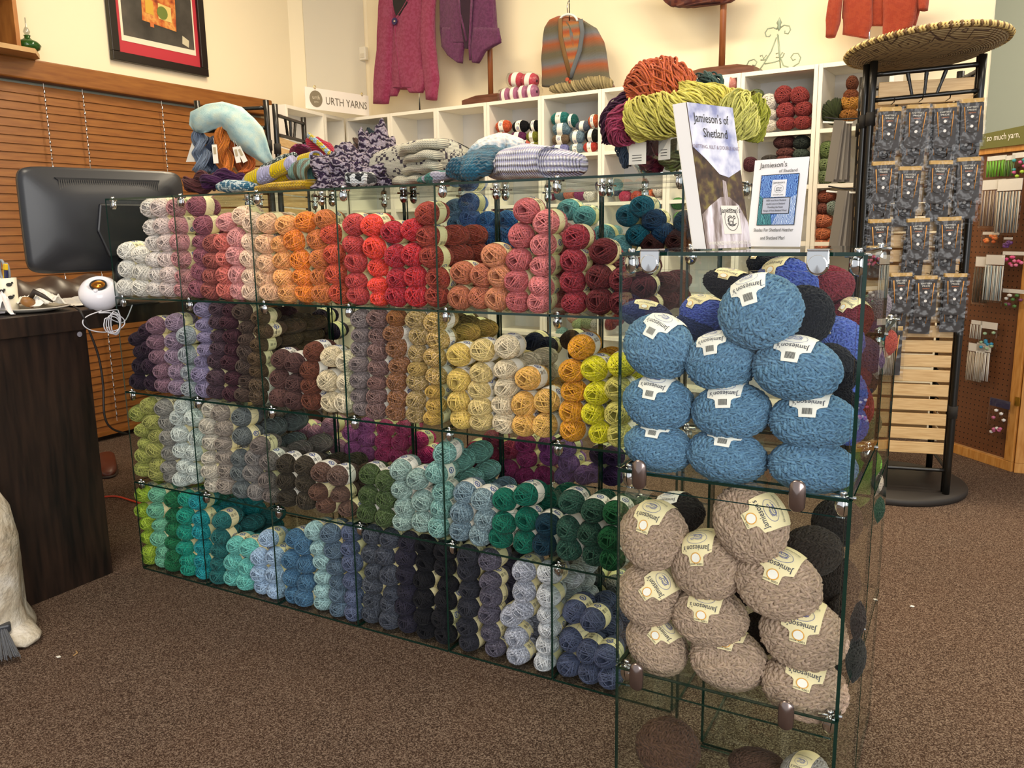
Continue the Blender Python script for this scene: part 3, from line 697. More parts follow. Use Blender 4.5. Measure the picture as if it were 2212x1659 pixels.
for i, (x, y, yy, a, b, c_, lb) in enumerate(bk):
    bigball(x, y, yy, a, b, c_, None, lb+' in the lower glass case joined behind the near case', 0, (0, 0), i, group='balls in the joined lower glass case')
# ------------------------------------------------------------ shelving along the back wall
S0 = at(745.6, 256, z=1.9); S1 = at(1760, 139, z=1.9); sd = (S1-S0); sd.z = 0; sd.normalize(); sn_ = Vector((-sd.y, sd.x, 0))
def onshelf(px, py, back=0.0):                       # point on the shelf front plane (moved back by so much)
    v = _f + RT*((px-1106)/CF) - UP*((py-829.5)/CF); n_ = sn_; c_ = n_.dot(S0)+back
    return CP + v*((c_-n_.dot(CP))/n_.dot(v))
def bookcase(p0, dirv, w, d, zs, label, name='bookcase', bottom=True):
    root = thing(name, p0, label, 'bookcase', 'white bookcases along the back wall'); root.rotation_euler.z = math.atan2(dirv.y, dirv.x); zt = zs[0]
    for x in (0, w-.02): kid(MB().box((x, 0, 0), (x+.02, d, zt)), 'side_panel', WHITEL, root, bevel=.0015)
    for z in zs: kid(MB().box((.0205, .001, z-.02), (w-.0205, d-.006, z)), 'shelf', WHITEL, root)
    kid(MB().box((.0205, d-.006, .0), (w-.0205, d, zt-.02)), 'back_panel', plain('d9d7d4', .6), root)
    return root
ZS = [1.9]
for px, py in ((1240, 331), (1240, 438.6)): ZS.append(onshelf(px, py).z)
z = ZS[-1]
while z > .35: z -= .262; ZS.append(z)
ZR = [1.9]
for px, py in ((1706, 283), (1762, 398)): ZR.append(onshelf(px, py).z)
z = ZR[-1]
while z > .35: z -= .285; ZR.append(z)
EDG = [745.6, 841, 941, 1050, 1168, 1299, 1443, 1601, 1769, 1935]; TOPY = lambda px: 256-.1153*(px-745.6)
DESC = ['left-hand white bookcase with dark twisted hanks on its upper shelf', 'white bookcase with empty upper shelf, below the pink cardigan', 'white bookcase with empty upper shelf, below purple waistcoat', 'white bookcase with red, black and olive balls on upper shelf',
        'white bookcase under the striped poncho, teal and grey balls inside', 'white bookcase behind the glass bowl of hanks', 'white bookcase under the dark wooden stand foot, bagged yarn inside', 'white bookcase with red, white and sage balls, under wire easel', 'white bookcase partly hidden behind the bamboo rack']
SX = [(onshelf(e, TOPY(e))-S0).dot(sd) for e in EDG]; CELL = []
for i in range(9):
    a, b = SX[i]+.001, SX[i+1]-.001; zz = ZS if i < 7 else ZR
    r_ = bookcase(Vector((S0.x, S0.y, 0))+sd*a, sd, b-a, .27, zz, DESC[i])
def shelf_pt(u, back, z): q = Vector((S0.x, S0.y, 0)) + sd*u + sn_*back; q.z = z; return q
# bookcase turned along the corner wall
q0 = at(617, 225, z=1.9); q1 = Vector((S0.x, S0.y, 1.9)); dv = (q1-q0); dv.z = 0; L_ = dv.length; dv.normalize()
bookcase(Vector((q0.x, q0.y, 0)), dv, L_*.62, .16, ZS, 'narrow white bookcase in the room corner holding yellow hanks')
bookcase(Vector((q0.x, q0.y, 0))+dv*L_*.63, dv, L_*.35, .16, ZS, 'empty white bookcase in the room corner beside the dark hanks')
# ---- balls and hanks on these shelves
MEDB = yarn_ball_mesh('yarn_ball', .035, .045, 60, 22, .0016, 77, WOOL); BM2 = band_mesh('paper_band', .035, .045, .014, [PAPER, DARKI, BLUEI])
def shelfball(px, py, hw, hh, col, label, band=True, lying=True, roll=0, back=.06, grp='balls on the back shelves', ends=False):
    c = onshelf(px, py, back); dep = (c-CP).dot(_f); a = hw*dep/CF; b = hh*dep/CF
    o = bpy.data.objects.new('yarn_ball', MEDB); COL.objects.link(o); o.color = jcol(col)
    ang = math.atan2(sd.y, sd.x)
    if ends: o.matrix_world = Matrix.Translation(c) @ Matrix.Rotation(ang, 4, 'Z') @ Matrix.Rotation(roll, 4, 'Y') @ Matrix.Diagonal((a/.035, 1, b/.035, 1))
    else: o.matrix_world = Matrix.Translation(c) @ Matrix.Rotation(ang+math.pi/2, 4, 'Z') @ Matrix.Rotation(roll, 4, 'X') @ Matrix.Diagonal((b/.035, a/.045, b/.035, 1))
    if band:
        q = bpy.data.objects.new('paper_band', BM2); COL.objects.link(q); q.parent = o; q.matrix_basis = Matrix.Rotation(rnd(0, 6), 4, 'Y')
    return tag(o, label, 'yarn ball', grp)
K = lambda x, y: (1040+x/5.184, 180+y/5.184)
for x, y, a, b, c_, l in [(250, 485, 92, 66, 'd9512a', 'orange ball, highest left on shelf under the pink yarn packs'), (440, 485, 98, 64, '17171a', 'black ball in centre top on shelf beside the orange ball'), (600, 480, 62, 62, '191919', 'black ball against the right side panel above the olive ball'),
        (225, 610, 95, 60, 'd22338', 'red ball beneath the orange ball on the shelf'), (415, 600, 98, 58, '6e2a5c', 'deep purple ball beneath the black ball'), (580, 598, 75, 60, '8c8d2a', 'olive ball directly beneath the right-hand black ball'),
        (590, 712, 72, 54, '90912c', 'olive ball, lower one, above the white ribbed cowl'), (500, 690, 70, 50, 'e36a5a', 'salmon ball just peeking above the white blue hat'),
        (885, 395, 108, 68, '2b7f78', 'teal green ball on top of a stack below striped poncho'), (1020, 420, 60, 70, '22665f', 'teal green ball lying behind the other teal one'), (905, 512, 112, 70, '70909e', 'blue grey ball second from top below teal ball'),
        (895, 630, 106, 60, '7a6450', 'taupe brown ball in the stack below the blue grey one'), (878, 735, 112, 52, '8a8ec2', 'periwinkle ball, lowest of the teal-topped stack'), (1140, 480, 85, 55, '626c7c', 'slate ball lying behind the pale blue grey ball'),
        (1075, 600, 82, 72, '7d97a4', 'pale blue grey ball in the middle stack'), (1070, 728, 85, 54, '7f98a4', 'pale blue grey ball, lowest in the middle stack'), (1265, 425, 62, 70, 'd4562c', 'orange ball at the right on top of a striped book'),
        (1245, 590, 80, 72, '1a1a1b', 'black ball with big cream label in the right stack'), (1225, 712, 82, 54, 'c52a2c', 'red ball with cream label, lowest in the right stack')]:
    px, py = K(x, y); shelfball(px, py, a/5.184, b/5.184, c_, l)
K = lambda x, y: (1560+x/3.95, 140+y/3.95)
for x, y, a, b, c_, l, ro in [(275, 280, 78, 62, '6d7550', 'sage green ball, highest on the left, beside the lime hanks', -.5), (320, 360, 50, 40, '646b4a', 'sage green ball tucked under the other sage one', 0), (400, 325, 68, 72, 'e6ddd0', 'off-white ball, top of three, left of the red balls', 0),
        (408, 430, 64, 48, 'e3dacb', 'off-white ball, middle of three, left of the red balls', 0), (405, 520, 65, 50, 'e3dacb', 'off-white ball, lowest of three, left of the red balls', 0), (525, 260, 72, 76, '8e3036', 'red ball, top left of six', .2), (660, 268, 80, 72, '8e3036', 'red ball, top right of six, tilted', .7),
        (545, 395, 76, 72, '93323a', 'red ball, middle left of six', 0), (695, 380, 72, 64, '8e3036', 'red ball, middle right of six', 0), (548, 500, 78, 56, '93323a', 'red ball, lower left of six', 0), (690, 492, 74, 54, '8e3036', 'red ball, lower right of six', 0),
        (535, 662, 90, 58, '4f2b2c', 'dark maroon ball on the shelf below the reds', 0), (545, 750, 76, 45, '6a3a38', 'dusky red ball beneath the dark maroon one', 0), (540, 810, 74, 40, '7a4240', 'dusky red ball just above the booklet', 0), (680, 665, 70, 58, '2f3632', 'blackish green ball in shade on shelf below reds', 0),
        (675, 765, 66, 48, '49554b', 'grey green ball beneath the blackish green one', 0), (690, 830, 66, 40, '5a665a', 'grey green ball just above booklet corner', 0), (410, 810, 70, 40, '4a4440', 'dark taupe ball peeking over booklet top', 0), (240, 850, 60, 60, '5a3038', 'plum ball peeking out left of booklet top', 0),
        (900, 730, 74, 74, '6c7c48', 'variegated green ball, upper one beside hanging patterns', 0), (890, 855, 74, 58, '7d8a5c', 'variegated green ball, middle one beside hanging patterns', 0), (880, 955, 76, 58, '76835a', 'variegated green ball, lowest beside hanging patterns', 0), (1020, 960, 60, 46, '8a9468', 'pale green ball behind the hanging patterns', 0),
        (890, 1125, 76, 56, '9a4c3a', 'dark rust ball, upper one on third shelf', 0), (870, 1225, 58, 48, '8a4c44', 'dark rust ball, beneath the upper rust one', 0), (940, 1220, 52, 60, '8c9a8e', 'pale mint marl ball beside rust ones', 0), (855, 1330, 88, 60, 'cc6f50', 'peach coral ball, top of three above glass case', 0),
        (850, 1440, 80, 52, 'cf7048', 'peach coral ball, middle of three above glass case', 0), (840, 1530, 80, 46, 'c97050', 'peach coral ball, lowest of three above glass case', 0), (960, 1510, 52, 46, 'cc6a40', 'orange coral ball right of the lowest peach one', 0),
        (1100, 270, 60, 60, '7a3c22', 'chestnut ball under the woven tray edge', 0), (1110, 160, 46, 62, '6a3420', 'dark chestnut ball nearest the woven tray', 0), (1095, 320, 72, 74, 'b87a28', 'golden brown ball beside the dark green hank', 0), (1080, 430, 80, 50, '9a5f24', 'caramel ball beneath the golden one', 0)]:
    px, py = K(x, y); shelfball(px, py, a/3.95, b/3.95, c_, l, band=False, ends=True, roll=ro)
for i, (px, py, c_) in enumerate([(1075, 460, '90313f'), (1105, 462, '6a3a72'), (1190, 420, '8a2a58'), (1212, 420, '5a7a86'), (1232, 420, 'c86a58'), (1255, 420, '9a3070'), (1275, 422, 'efe8e0'), (1330, 410, '59697c'), (1352, 425, 'c2255c'), (1378, 425, 'c0392b'), (1400, 420, 'd9602a'), (1425, 412, 'e8dcd0'), (1425, 440, 'd8c8b8'), (1355, 400, 'b06a58'), (1385, 398, 'c49486'),
        (1240, 685, 'd0a08c'), (1250, 700, '9aa878'), (1270, 697, '86926c'), (1290, 700, 'a8a8a0'), (1215, 720, '7aa098'), (1262, 722, 'b8887a'), (1318, 700, '7c2028'), (1335, 690, '8a2a30'), (1465, 440, '4f8a3c'), (1470, 470, '6a9a58'), (1300, 500, '5a4a6c'), (1330, 500, '7fb0b4')]):
    shelfball(px, py, 13, 12.5, c_, f"small {['brick','plum','magenta','dusty teal','salmon','berry','cream','slate','hot pink','scarlet','orange','pale peach','beige','terracotta','dusty pink','peach','sage','fern','pale grey','sea green','rose tan','dark red','garnet','leaf green','grass green','violet','duck egg'][i]} ball on a back shelf, seen through the glass case", ends=True, band=False)
# ------------------------------------------------------------ hanks
def bundle_obj(name, path, R, n_, col, label=None, cat='yarn hank', twist=2.0, closed=False, tr=.0022, parent=None, group=None, ply2=False, seg=48, taper=None, mat=None):
    path = [Vector(p) for p in path]
    # resample with catmull-rom
    P = []
    N = len(path); M_ = N if closed else N-1
    for i in range(M_):
        p0, p1, p2, p3 = (path[(i-1) % N] if closed or i else path[0]), path[i], path[(i+1) % N], (path[(i+2) % N] if closed or i+2 < N else path[-1])
        k = max(3, seg//M_)
        for t in range(k):
            t /= k; P.append(.5*((2*p1)+(p2-p0)*t+(2*p0-5*p1+4*p2-p3)*t*t+(3*p1-p0-3*p2+p3)*t**3))
    if not closed: P.append(path[-1])
    mb = MB(); n0 = len(P); fr = []; up = Vector((.1, .2, 1))
    for i in range(n0):
        t = (P[(i+1) % n0]-P[i-1]) if closed else (P[min(i+1, n0-1)]-P[max(i-1, 0)]); t.normalize()
        u = up-t*up.dot(t); u = u.normalized() if u.length > 1e-3 else t.orthogonal().normalized(); fr.append((u, t.cross(u))); up = u
    subs = [(0, 1.0)] if not ply2 else [(0, .56), (math.pi, .56)]
    for so, sr in subs:
        for k in range(n_//len(subs)):
            a0 = rnd(0, 6.28); rr = R*sr*(math.sqrt(rnd(.45, 1))); w1 = rnd(0, 6.28); pts = []
            for i in range(n0):
                f = i/n0; tp = taper(f) if taper else 1
                an = a0 + 2*math.pi*twist*f*(0 if ply2 else 1) + .35*math.sin(f*9+w1); u, w = fr[i]
                q = P[i] + (u*math.cos(an)+w*math.sin(an))*rr*tp*(1+.08*math.sin(f*23+w1*2))
                if ply2:
                    sa = so + 2*math.pi*twist*f; q = q + (u*math.cos(sa)+w*math.sin(sa))*R*.52*tp
                pts.append(q)
            mb.tube(pts, tr, 5, closed, c=rnd(.15, 1), cap=False)
        core = []
        for i in range(n0):
            f = i/n0; tp = taper(f) if taper else 1; u, w = fr[i]; q = P[i]
            if ply2: sa = so + 2*math.pi*twist*f; q = q + (u*math.cos(sa)+w*math.sin(sa))*R*.52*tp
            core.append(q)
        mb.tube(core, [R*sr*.75*(taper(i/n0) if taper else 1) for i in range(n0)], 10, closed, c=0)
    o = mb.build(name, mat or WOOL, parent, True, origin=None if parent is not None else tuple(P[0])); o.color = jcol(col)
    return tag(o, label, cat, group) if label else o
sm = lambda f: max(.25, math.sin(math.pi*min(max(f, .02), .98))**.35)
for a, b, R, c_, l in [((785, 300), (832, 283), .05, '3a4c56', 'dark blue grey twisted hank, topmost on left white bookcase'), ((760, 318), (792, 298), .042, '7d6660', 'pink and grey variegated hank, left on the white bookcase shelf'), ((795, 312), (836, 308), .045, 'a06a70', 'dusty rose twisted hank on left white bookcase shelf'), ((760, 330), (830, 328), .045, '6a5a5e', 'mauve brown twisted hank, lowest on left white bookcase shelf')]:
    p, q = onshelf(*a, .07), onshelf(*b, .07); bundle_obj('yarn_hank', [p, (p+q)/2+Vector((0, 0, .008)), q], R, 26, c_, l, twist=1.6, ply2=True, tr=.004, taper=sm, group='twisted hanks on the left white bookcase')
for i, (a, b, c_) in enumerate([((664, 278), (690, 288), 'd8b040'), ((672, 292), (702, 300), 'e0c47a'), ((662, 310), (690, 316), 'cfa63a')]):
    p = at(*a, x=None, y=2.82); q = at(*b, x=None, y=2.84); bundle_obj('yarn_hank', [p, (p+q)/2, q], .038, 22, c_, ['gold hank, topmost in the corner bookcase', 'pale straw hank, middle one in the corner bookcase', 'mustard hank, lowest in the corner bookcase'][i], ply2=True, tr=.004, taper=sm)
p, q = onshelf(1785, 262, .06), onshelf(1818, 240, .06); bundle_obj('yarn_hank', [p, (p+q)/2+Vector((0, 0, .02)), q], .06, 30, '353d22', 'dark moss green curly hank on shelf behind the bamboo rack', tr=.005, twist=4, taper=sm)
# ---- bagged yarn in the bookcase under the stand foot
def bagyarn(px0, py0, px1, py1, col, label, n_=4, back=.04, cat='yarn pack', grp=None, bandcol=PAPER, root_cb=None):
    a = onshelf(px0, py0, back); b = onshelf(px1, py1, back); c = (a+b)/2; L2 = (b-a).length; dirv = (b-a).normalized()
    w = L2/n_; R = grp or .06; root = thing('yarn_pack', c-Vector((0, 0, R)), label, cat); M = frame(Vector((0, 0, R)), dirv)
    for k in range(n_):
        mb = MB(); x0 = -L2/2+w*k; MM = M @ Matrix.Translation((x0+w/2, 0, 0)) @ Matrix.Rotation(math.pi/2, 4, 'Y')
        mb.lathe([(.2*R, -w*.49), (.8*R, -w*.44), (.96*R, -w*.2), (.98*R, .2*w), (.8*R, w*.44), (.2*R, w*.49)], 18, MM)
        o = kid(mb, 'yarn_ball', WOOL, root, True); o.color = jcol(col)
        mb = MB().lathe([(1.0*R, -w*.18), (1.01*R, 0), (1.0*R, w*.18)], 18, MM); kid(mb, 'paper_band', bandcol, root, True)
    mb = MB().loft([(M @ Vector((-L2/2*f, 0, 0)), M.to_3x3() @ Vector((0, R*g, 0)), M.to_3x3() @ Vector((0, 0, R*g))) for f, g in ((1.25, .2), (1.08, .9), (.5, 1.12), (0, 1.1), (-.5, 1.12), (-1.08, .9), (-1.3, .3))], 20, nz=.006, nf=30)
    kid(mb, 'plastic_bag', PLASTIC, root, True); return root
bagyarn(1085, 208, 1160, 198, 'b46a92', 'mauve striped pack of four balls in a clear bag atop bookcase', 4, .05, grp=.045)
bagyarn(1103, 172, 1160, 175, 'c93a58', 'red and pink pack of balls in clear bag atop the mauve pack', 2, .09, grp=.045)
bagyarn(1500, 195, 1545, 190, '3f9a94', 'turquoise bagged yarn on the shelf under the dark stand foot', 2, .05, grp=.055)
bagyarn(1555, 185, 1593, 181, 'cf7a70', 'salmon pink bagged yarn at upper right under the stand foot', 1, .03, grp=.045)
bagyarn(1555, 210, 1593, 206, 'e0524a', 'coral red bagged yarn beneath the salmon pink pack', 1, .03, grp=.045)
# ------------------------------------------------------------ sign, stands, easel on the shelf tops
a, b = at(660, 234, z=1.915), at(797, 251, z=1.915); d_ = (b-a).normalized()
ub = (b-a).length; sg = thing('shop_sign', (a+b)/2-_f*0, 'white card sign reading URTH YARNS above the corner bookcase', 'sign'); Ms = frame((0, 0, 0), d_); hgt = .135
kid(MB().poly([(-ub/2, 0), (ub/2, 0), (ub/2, hgt), (-ub/2, hgt)], .004, Ms), 'card', plain('f2eadf', .7), sg)
mb = MB(); put_text(mb, 'URTH YARNS', .068, Ms @ Matrix.Translation((.072, hgt*.46, .005)), sx=.88); kid(mb, 'lettering', plain('6d6455', .7), sg)
mb = MB().lathe([(0, .0045), (.052, .0045), (.052, .006), (0, .006)], 24, Ms @ Matrix.Translation((-ub/2+.085, hgt*.5, 0))); kid(mb, 'round_logo', plain('857a64', .7), sg)
mb = MB(); put_text(mb, 'urth', .036, Ms @ Matrix.Translation((-ub/2+.085, hgt*.56, .0062))); put_text(mb, 'yarns', .016, Ms @ Matrix.Translation((-ub/2+.085, hgt*.36, .0062))); kid(mb, 'logo_lettering', plain('d9cfb8', .7), sg)
for x in (-ub/2+.08, ub/2-.06): kid(MB().tube([Ms @ Vector((x+.008*math.cos(t*.5), hgt+.004+.010*math.sin(t*.5), .006)) for t in range(13)], .0018, 6), 'hook', plain('c9a94a', .3, .8), sg)
ZT = 1.9
def floorp(px, py, back=.12): return onshelf(px, py, back)
# round-based steel stand of the pink cardigan
p = shelf_pt((onshelf(880, 240)-S0).dot(sd), .13, ZT); st = thing('display_stand', p, 'thin chrome stand on round black foot under the pink cardigan', 'stand')
kid(MB().lathe([(0, .012), (.07, .009), (.085, .003), (.085, 0), (0, 0)], 28), 'base', BLK, st, True); kid(MB().tube([(0, 0, .01), (0, 0, .62)], .005, 8), 'pole', CHROME, st, True); PC = p
def wstand(px, label, H, tilt=0, wb=.22):
    p = shelf_pt((onshelf(px, TOPY(px))-S0).dot(sd), .13, ZT+.001); r_ = thing('display_stand', p, label, 'stand', None); r_.rotation_euler.z = math.atan2(sd.y, sd.x)
    mb = MB(); mb._add([(-wb, -.08, 0), (wb, -.08, 0), (wb, .08, 0), (-wb, .08, 0), (-wb, -.08, .035), (wb, -.08, .035), (wb, .08, .035), (-wb, .08, .035), (-wb*.5, -.05, .06), (wb*.5, -.05, .06), (wb*.5, .05, .06), (-wb*.5, .05, .06)],
        [(3, 2, 1, 0), (0, 1, 5, 4), (1, 2, 6, 5), (2, 3, 7, 6), (3, 0, 4, 7), (4, 5, 9, 8), (5, 6, 10, 9), (6, 7, 11, 10), (7, 4, 8, 11), (8, 9, 10, 11)])
    kid(mb, 'base', BRWN, r_); kid(MB().tube([(0, 0, .06), (0, 0, H)], .017, 14), 'pole', wood('reddish_wood_pole', '7a4222', '9a5c30', (10, 10, 1)), r_, True); return p
PW = wstand(1035, 'dark wooden stand with wedge foot under the purple waistcoat', .62, wb=.17)
wstand(1540, 'wooden stand with long dark foot under brown shawl', .62, wb=.2)
# garments: closed lofts down the body, traced widths in px at a given plane
def garment_piece(rows, back, mat, name, root=None, folds=7, fa=.006, thick=.03, label=None, cat=None, n=40, nz=.004, seed=0):
    secs = []
    rr = []
    for i in range(len(rows)-1):                       # refine
        for t in (0, .25, .5, .75): rr.append([rows[i][k]*(1-t)+rows[i+1][k]*t for k in range(3)])
    rr.append(list(rows[-1]))
    for i, (y, x0, x1) in enumerate(rr):
        a_ = onshelf(x0, y, back); b_ = onshelf(x1, y, back); c_ = (a_+b_)/2; hw = (b_-a_)/2; g = min(1, .35+i*.12)
        secs.append((c_, hw, sn_*thick*g))
    mb = MB().loft(secs, n, folds=folds, fa=fa, nz=nz, seed=seed)
    return mb.build(name, mat, root, True, origin=None)
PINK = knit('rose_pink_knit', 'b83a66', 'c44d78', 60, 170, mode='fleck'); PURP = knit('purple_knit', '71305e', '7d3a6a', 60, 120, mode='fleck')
def garment(name, at_, label, cat): return thing(name, at_, label, cat)
g = garment('cardigan', PC, 'rose pink knitted cardigan with navy button on black torso form', 'cardigan')
gb = .10
garment_piece([(-60, 850, 945), (0, 822, 940), (50, 828, 930), (110, 832, 925), (150, 832, 928), (180, 836, 935), (192, 838, 925)], gb, PINK, 'body', g, thick=.07, folds=6, fa=.007)
garment_piece([(150, 868, 926), (180, 872, 922), (200, 885, 912)], gb-.045, PINK, 'front_tail', g, thick=.02, folds=3, fa=.006)
garment_piece([(140, 835, 868), (185, 836, 866), (208, 838, 856)], gb-.045, PINK, 'front_tail', g, thick=.02, folds=3, fa=.006)
garment_piece([(-50, 822, 850), (40, 818, 852), (110, 815, 848), (180, 809, 846), (224, 808, 838)], gb-.06, PINK, 'sleeve', g, thick=.035, folds=3, fa=.004)
garment_piece([(-50, 915, 945), (40, 912, 938), (100, 910, 940), (170, 918, 948), (216, 921, 942)], gb-.05, PINK, 'sleeve', g, thick=.035, folds=3, fa=.004)
c = onshelf(862, 40, .02)
mb = MB(); P = [onshelf(x, y, .024) for x, y in [(846, -30), (884, -30), (878, 8), (862, 33), (855, 33), (849, 10)]]
mb._add(P+[p_-sn_*-.03 for p_ in P], [tuple(range(6)), tuple(range(6, 12))[::-1]]+[(i, i+6, (i+1) % 6+6, (i+1) % 6) for i in range(6)]); mb.build('torso_form', plain('1d1a1a', .8), g)
for m_, r_, nm, th in ((plain('2c2350', .5), .022, 'button', 0), (plain('d9d2c0', .3, .6), .006, 'button_centre', .006)):
    mb = MB().lathe([(0, 0), (r_, 0), (r_, .006), (0, .006)], 24, frame(onshelf(853, 46, .018-th), sd)); mb.build(nm, m_, g)
mb = MB().tube([onshelf(x, y, .03) for x, y in [(886, -10), (872, 15), (857, 38), (853, 60), (856, 100), (862, 150), (866, 190)]], .007, 8); mb.build('button_band', PINK, g, True)
mb = MB().tube([onshelf(x, y, .03) for x, y in [(846, -10), (848, 12), (853, 38)]], .007, 8); mb.build('button_band', PINK, g, True)
g = garment('waistcoat', PW, 'short purple boucle waistcoat with pointed hems on wooden stand', 'waistcoat')
gb = .10
garment_piece([(-60, 940, 1070), (0, 952, 1068), (60, 952, 1073), (85, 954, 1082), (95, 955, 1076)], gb, PURP, 'body', g, thick=.06, folds=5, fa=.006)
garment_piece([(60, 952, 1004), (100, 953, 1004), (120, 966, 1000), (136, 990, 998)], gb-.045, PURP, 'front_panel', g, thick=.022, folds=4, fa=.005)
garment_piece([(60, 1012, 1078), (92, 1012, 1082), (110, 1016, 1050), (136, 1022, 1034)], gb-.045, PURP, 'front_panel', g, thick=.022, folds=4, fa=.005)
mb = MB(); P = [onshelf(x, y, .028) for x, y in [(994, -20), (1018, -20), (1014, 40), (1010, 105), (1004, 105), (996, 60)]]
mb._add(P+[p_+sn_*.01 for p_ in P], [tuple(range(6)), tuple(range(6, 12))[::-1]]+[(i, i+6, (i+1) % 6+6, (i+1) % 6) for i in range(6)]); mb.build('inner_back', plain('2b1526', .9), g)
for X_ in ([(990, -20), (994, 30), (1002, 60), (1008, 90)], [(1020, -20), (1016, 60), (1014, 100), (1016, 130)]):
    MB().tube([onshelf(x, y, .03) for x, y in X_], .008, 8).build('button_band', PURP, g, True)
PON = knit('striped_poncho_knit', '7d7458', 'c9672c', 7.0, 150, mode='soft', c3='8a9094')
p0 = onshelf(1228, 150, .06); g = garment('poncho', p0, 'striped olive, orange and grey knitted poncho hanging from hanger', 'poncho')
garment_piece([(36, 1205, 1245), (44, 1186, 1262), (60, 1176, 1288), (90, 1171, 1304), (130, 1170, 1312), (165, 1172, 1316), (188, 1172, 1328)], .10, PON, 'body', g, thick=.05, folds=6, fa=.008)
for X_ in ([(1210, 40), (1211, 80), (1220, 120), (1232, 165)], [(1254, 42), (1258, 70), (1252, 110), (1238, 150), (1232, 168)]):
    MB().tube([onshelf(x, y, .045) for x, y in X_], .014, 8, flat=.5).build('collar_band', knit('olive_rib_knit' if X_[0][0] < 1220 else 'grey_rib_knit', 'a8793a' if X_[0][0] < 1220 else '8a9096', None, 0, 200), g, True)
mb = MB(); P = [onshelf(x, y, .048) for x, y in [(1214, 46), (1252, 46), (1255, 80), (1247, 120), (1234, 160), (1222, 110), (1214, 75)]]
mb._add(P+[p_+sn_*.01 for p_ in P], [tuple(range(7)), tuple(range(7, 14))[::-1]]+[(i, i+7, (i+1) % 7+7, (i+1) % 7) for i in range(7)]); mb.build('inner_back', knit('striped_inner_knit', 'c95f2a', '9a9a86', 16, 120, mode='soft', c3='d98a3c'), g)
for k, (x, y) in enumerate([(1226, 172), (1233, 178), (1229, 182)]): MB().lathe([(0, 0), (.012, 0), (.012, .006), (0, .006)], 14, frame(onshelf(x, y, .03), sd)).build('toggle_button', plain('a8482c', .4), g)
bundle_obj('fringe', [onshelf(1190, 192, .03), onshelf(1240, 188, .02), onshelf(1290, 178, .03), onshelf(1322, 182, .05)], .035, 26, '9c8a62', parent=g, twist=5, tr=.006, taper=sm)
hg = thing('clothes_hanger', onshelf(1228, 40, .05), 'white plastic hanger holding the striped poncho', 'hanger')
MB().tube([onshelf(1228+19*math.cos(math.pi*t/12), 46-15*math.sin(math.pi*t/12), .05) for t in range(13)], .007, 8).build('shoulder_bar', plain('d9dcd8', .4), hg, True)
MB().tube([onshelf(1226, 30, .05), onshelf(1225, 12, .05), onshelf(1228, 2, .05), onshelf(1230, 8, .05)], .003, 6).build('hook', CHROME, hg, True)
dr = thing('hanging_wire', onshelf(1230, -40, .055), 'thin dark vertical wire above the striped poncho', 'wire'); MB().tube([onshelf(1230, 50, .055), onshelf(1229, -90, .055)], .003, 6).build('wire', plain('2a2a2a', .4, .6), dr, True)
# brown shawl at the top edge
SH = knit('dark_red_brown_lace_knit', '5a1f18', '7a3a22', 40, 120, mode='fleck')
g = garment('shawl', onshelf(1505, 10, .1), 'dark red-brown knitted shawl hanging at the top edge, above wooden pole', 'shawl')
garment_piece([(-70, 1380, 1620), (-10, 1425, 1600), (6, 1438, 1578), (15, 1450, 1500)], .1, SH, 'cloth', g, thick=.035, folds=9, fa=.01)
# orange cardigan
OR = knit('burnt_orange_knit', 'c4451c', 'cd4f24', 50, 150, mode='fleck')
g = garment('cardigan', onshelf(1890, 60, .1), 'burnt orange open knitted cardigan hanging above the woven tray', 'cardigan')
garment_piece([(-60, 1815, 2000), (0, 1822, 1992), (40, 1820, 1982), (56, 1830, 1978)], .12, OR, 'back_panel', g, thick=.02, folds=5, fa=.004)
garment_piece([(-60, 1824, 1888), (0, 1822, 1886), (50, 1820, 1884), (75, 1820, 1876), (83, 1860, 1876)], .08, OR, 'front_panel', g, thick=.022, folds=4, fa=.004)
garment_piece([(-60, 1908, 1990), (0, 1908, 1984), (40, 1906, 1978), (60, 1905, 1970), (83, 1906, 1922)], .08, OR, 'front_panel', g, thick=.022, folds=4, fa=.004)
garment_piece([(-60, 1800, 1826), (0, 1790, 1820), (45, 1783, 1815), (80, 1784, 1804)], .06, OR, 'sleeve', g, thick=.028, folds=3, fa=.004)
garment_piece([(-60, 1985, 2012), (0, 1984, 2007), (22, 1985, 2004)], .06, OR, 'sleeve', g, thick=.028, folds=3, fa=.004)
st = thing('display_stand', onshelf(1877, 120, .14), 'thin metal pole rising behind tray to the orange cardigan', 'stand'); MB().tube([onshelf(1875, 128, .14), onshelf(1881, 0, .14)], .005, 8).build('pole', CHROME, st, True)
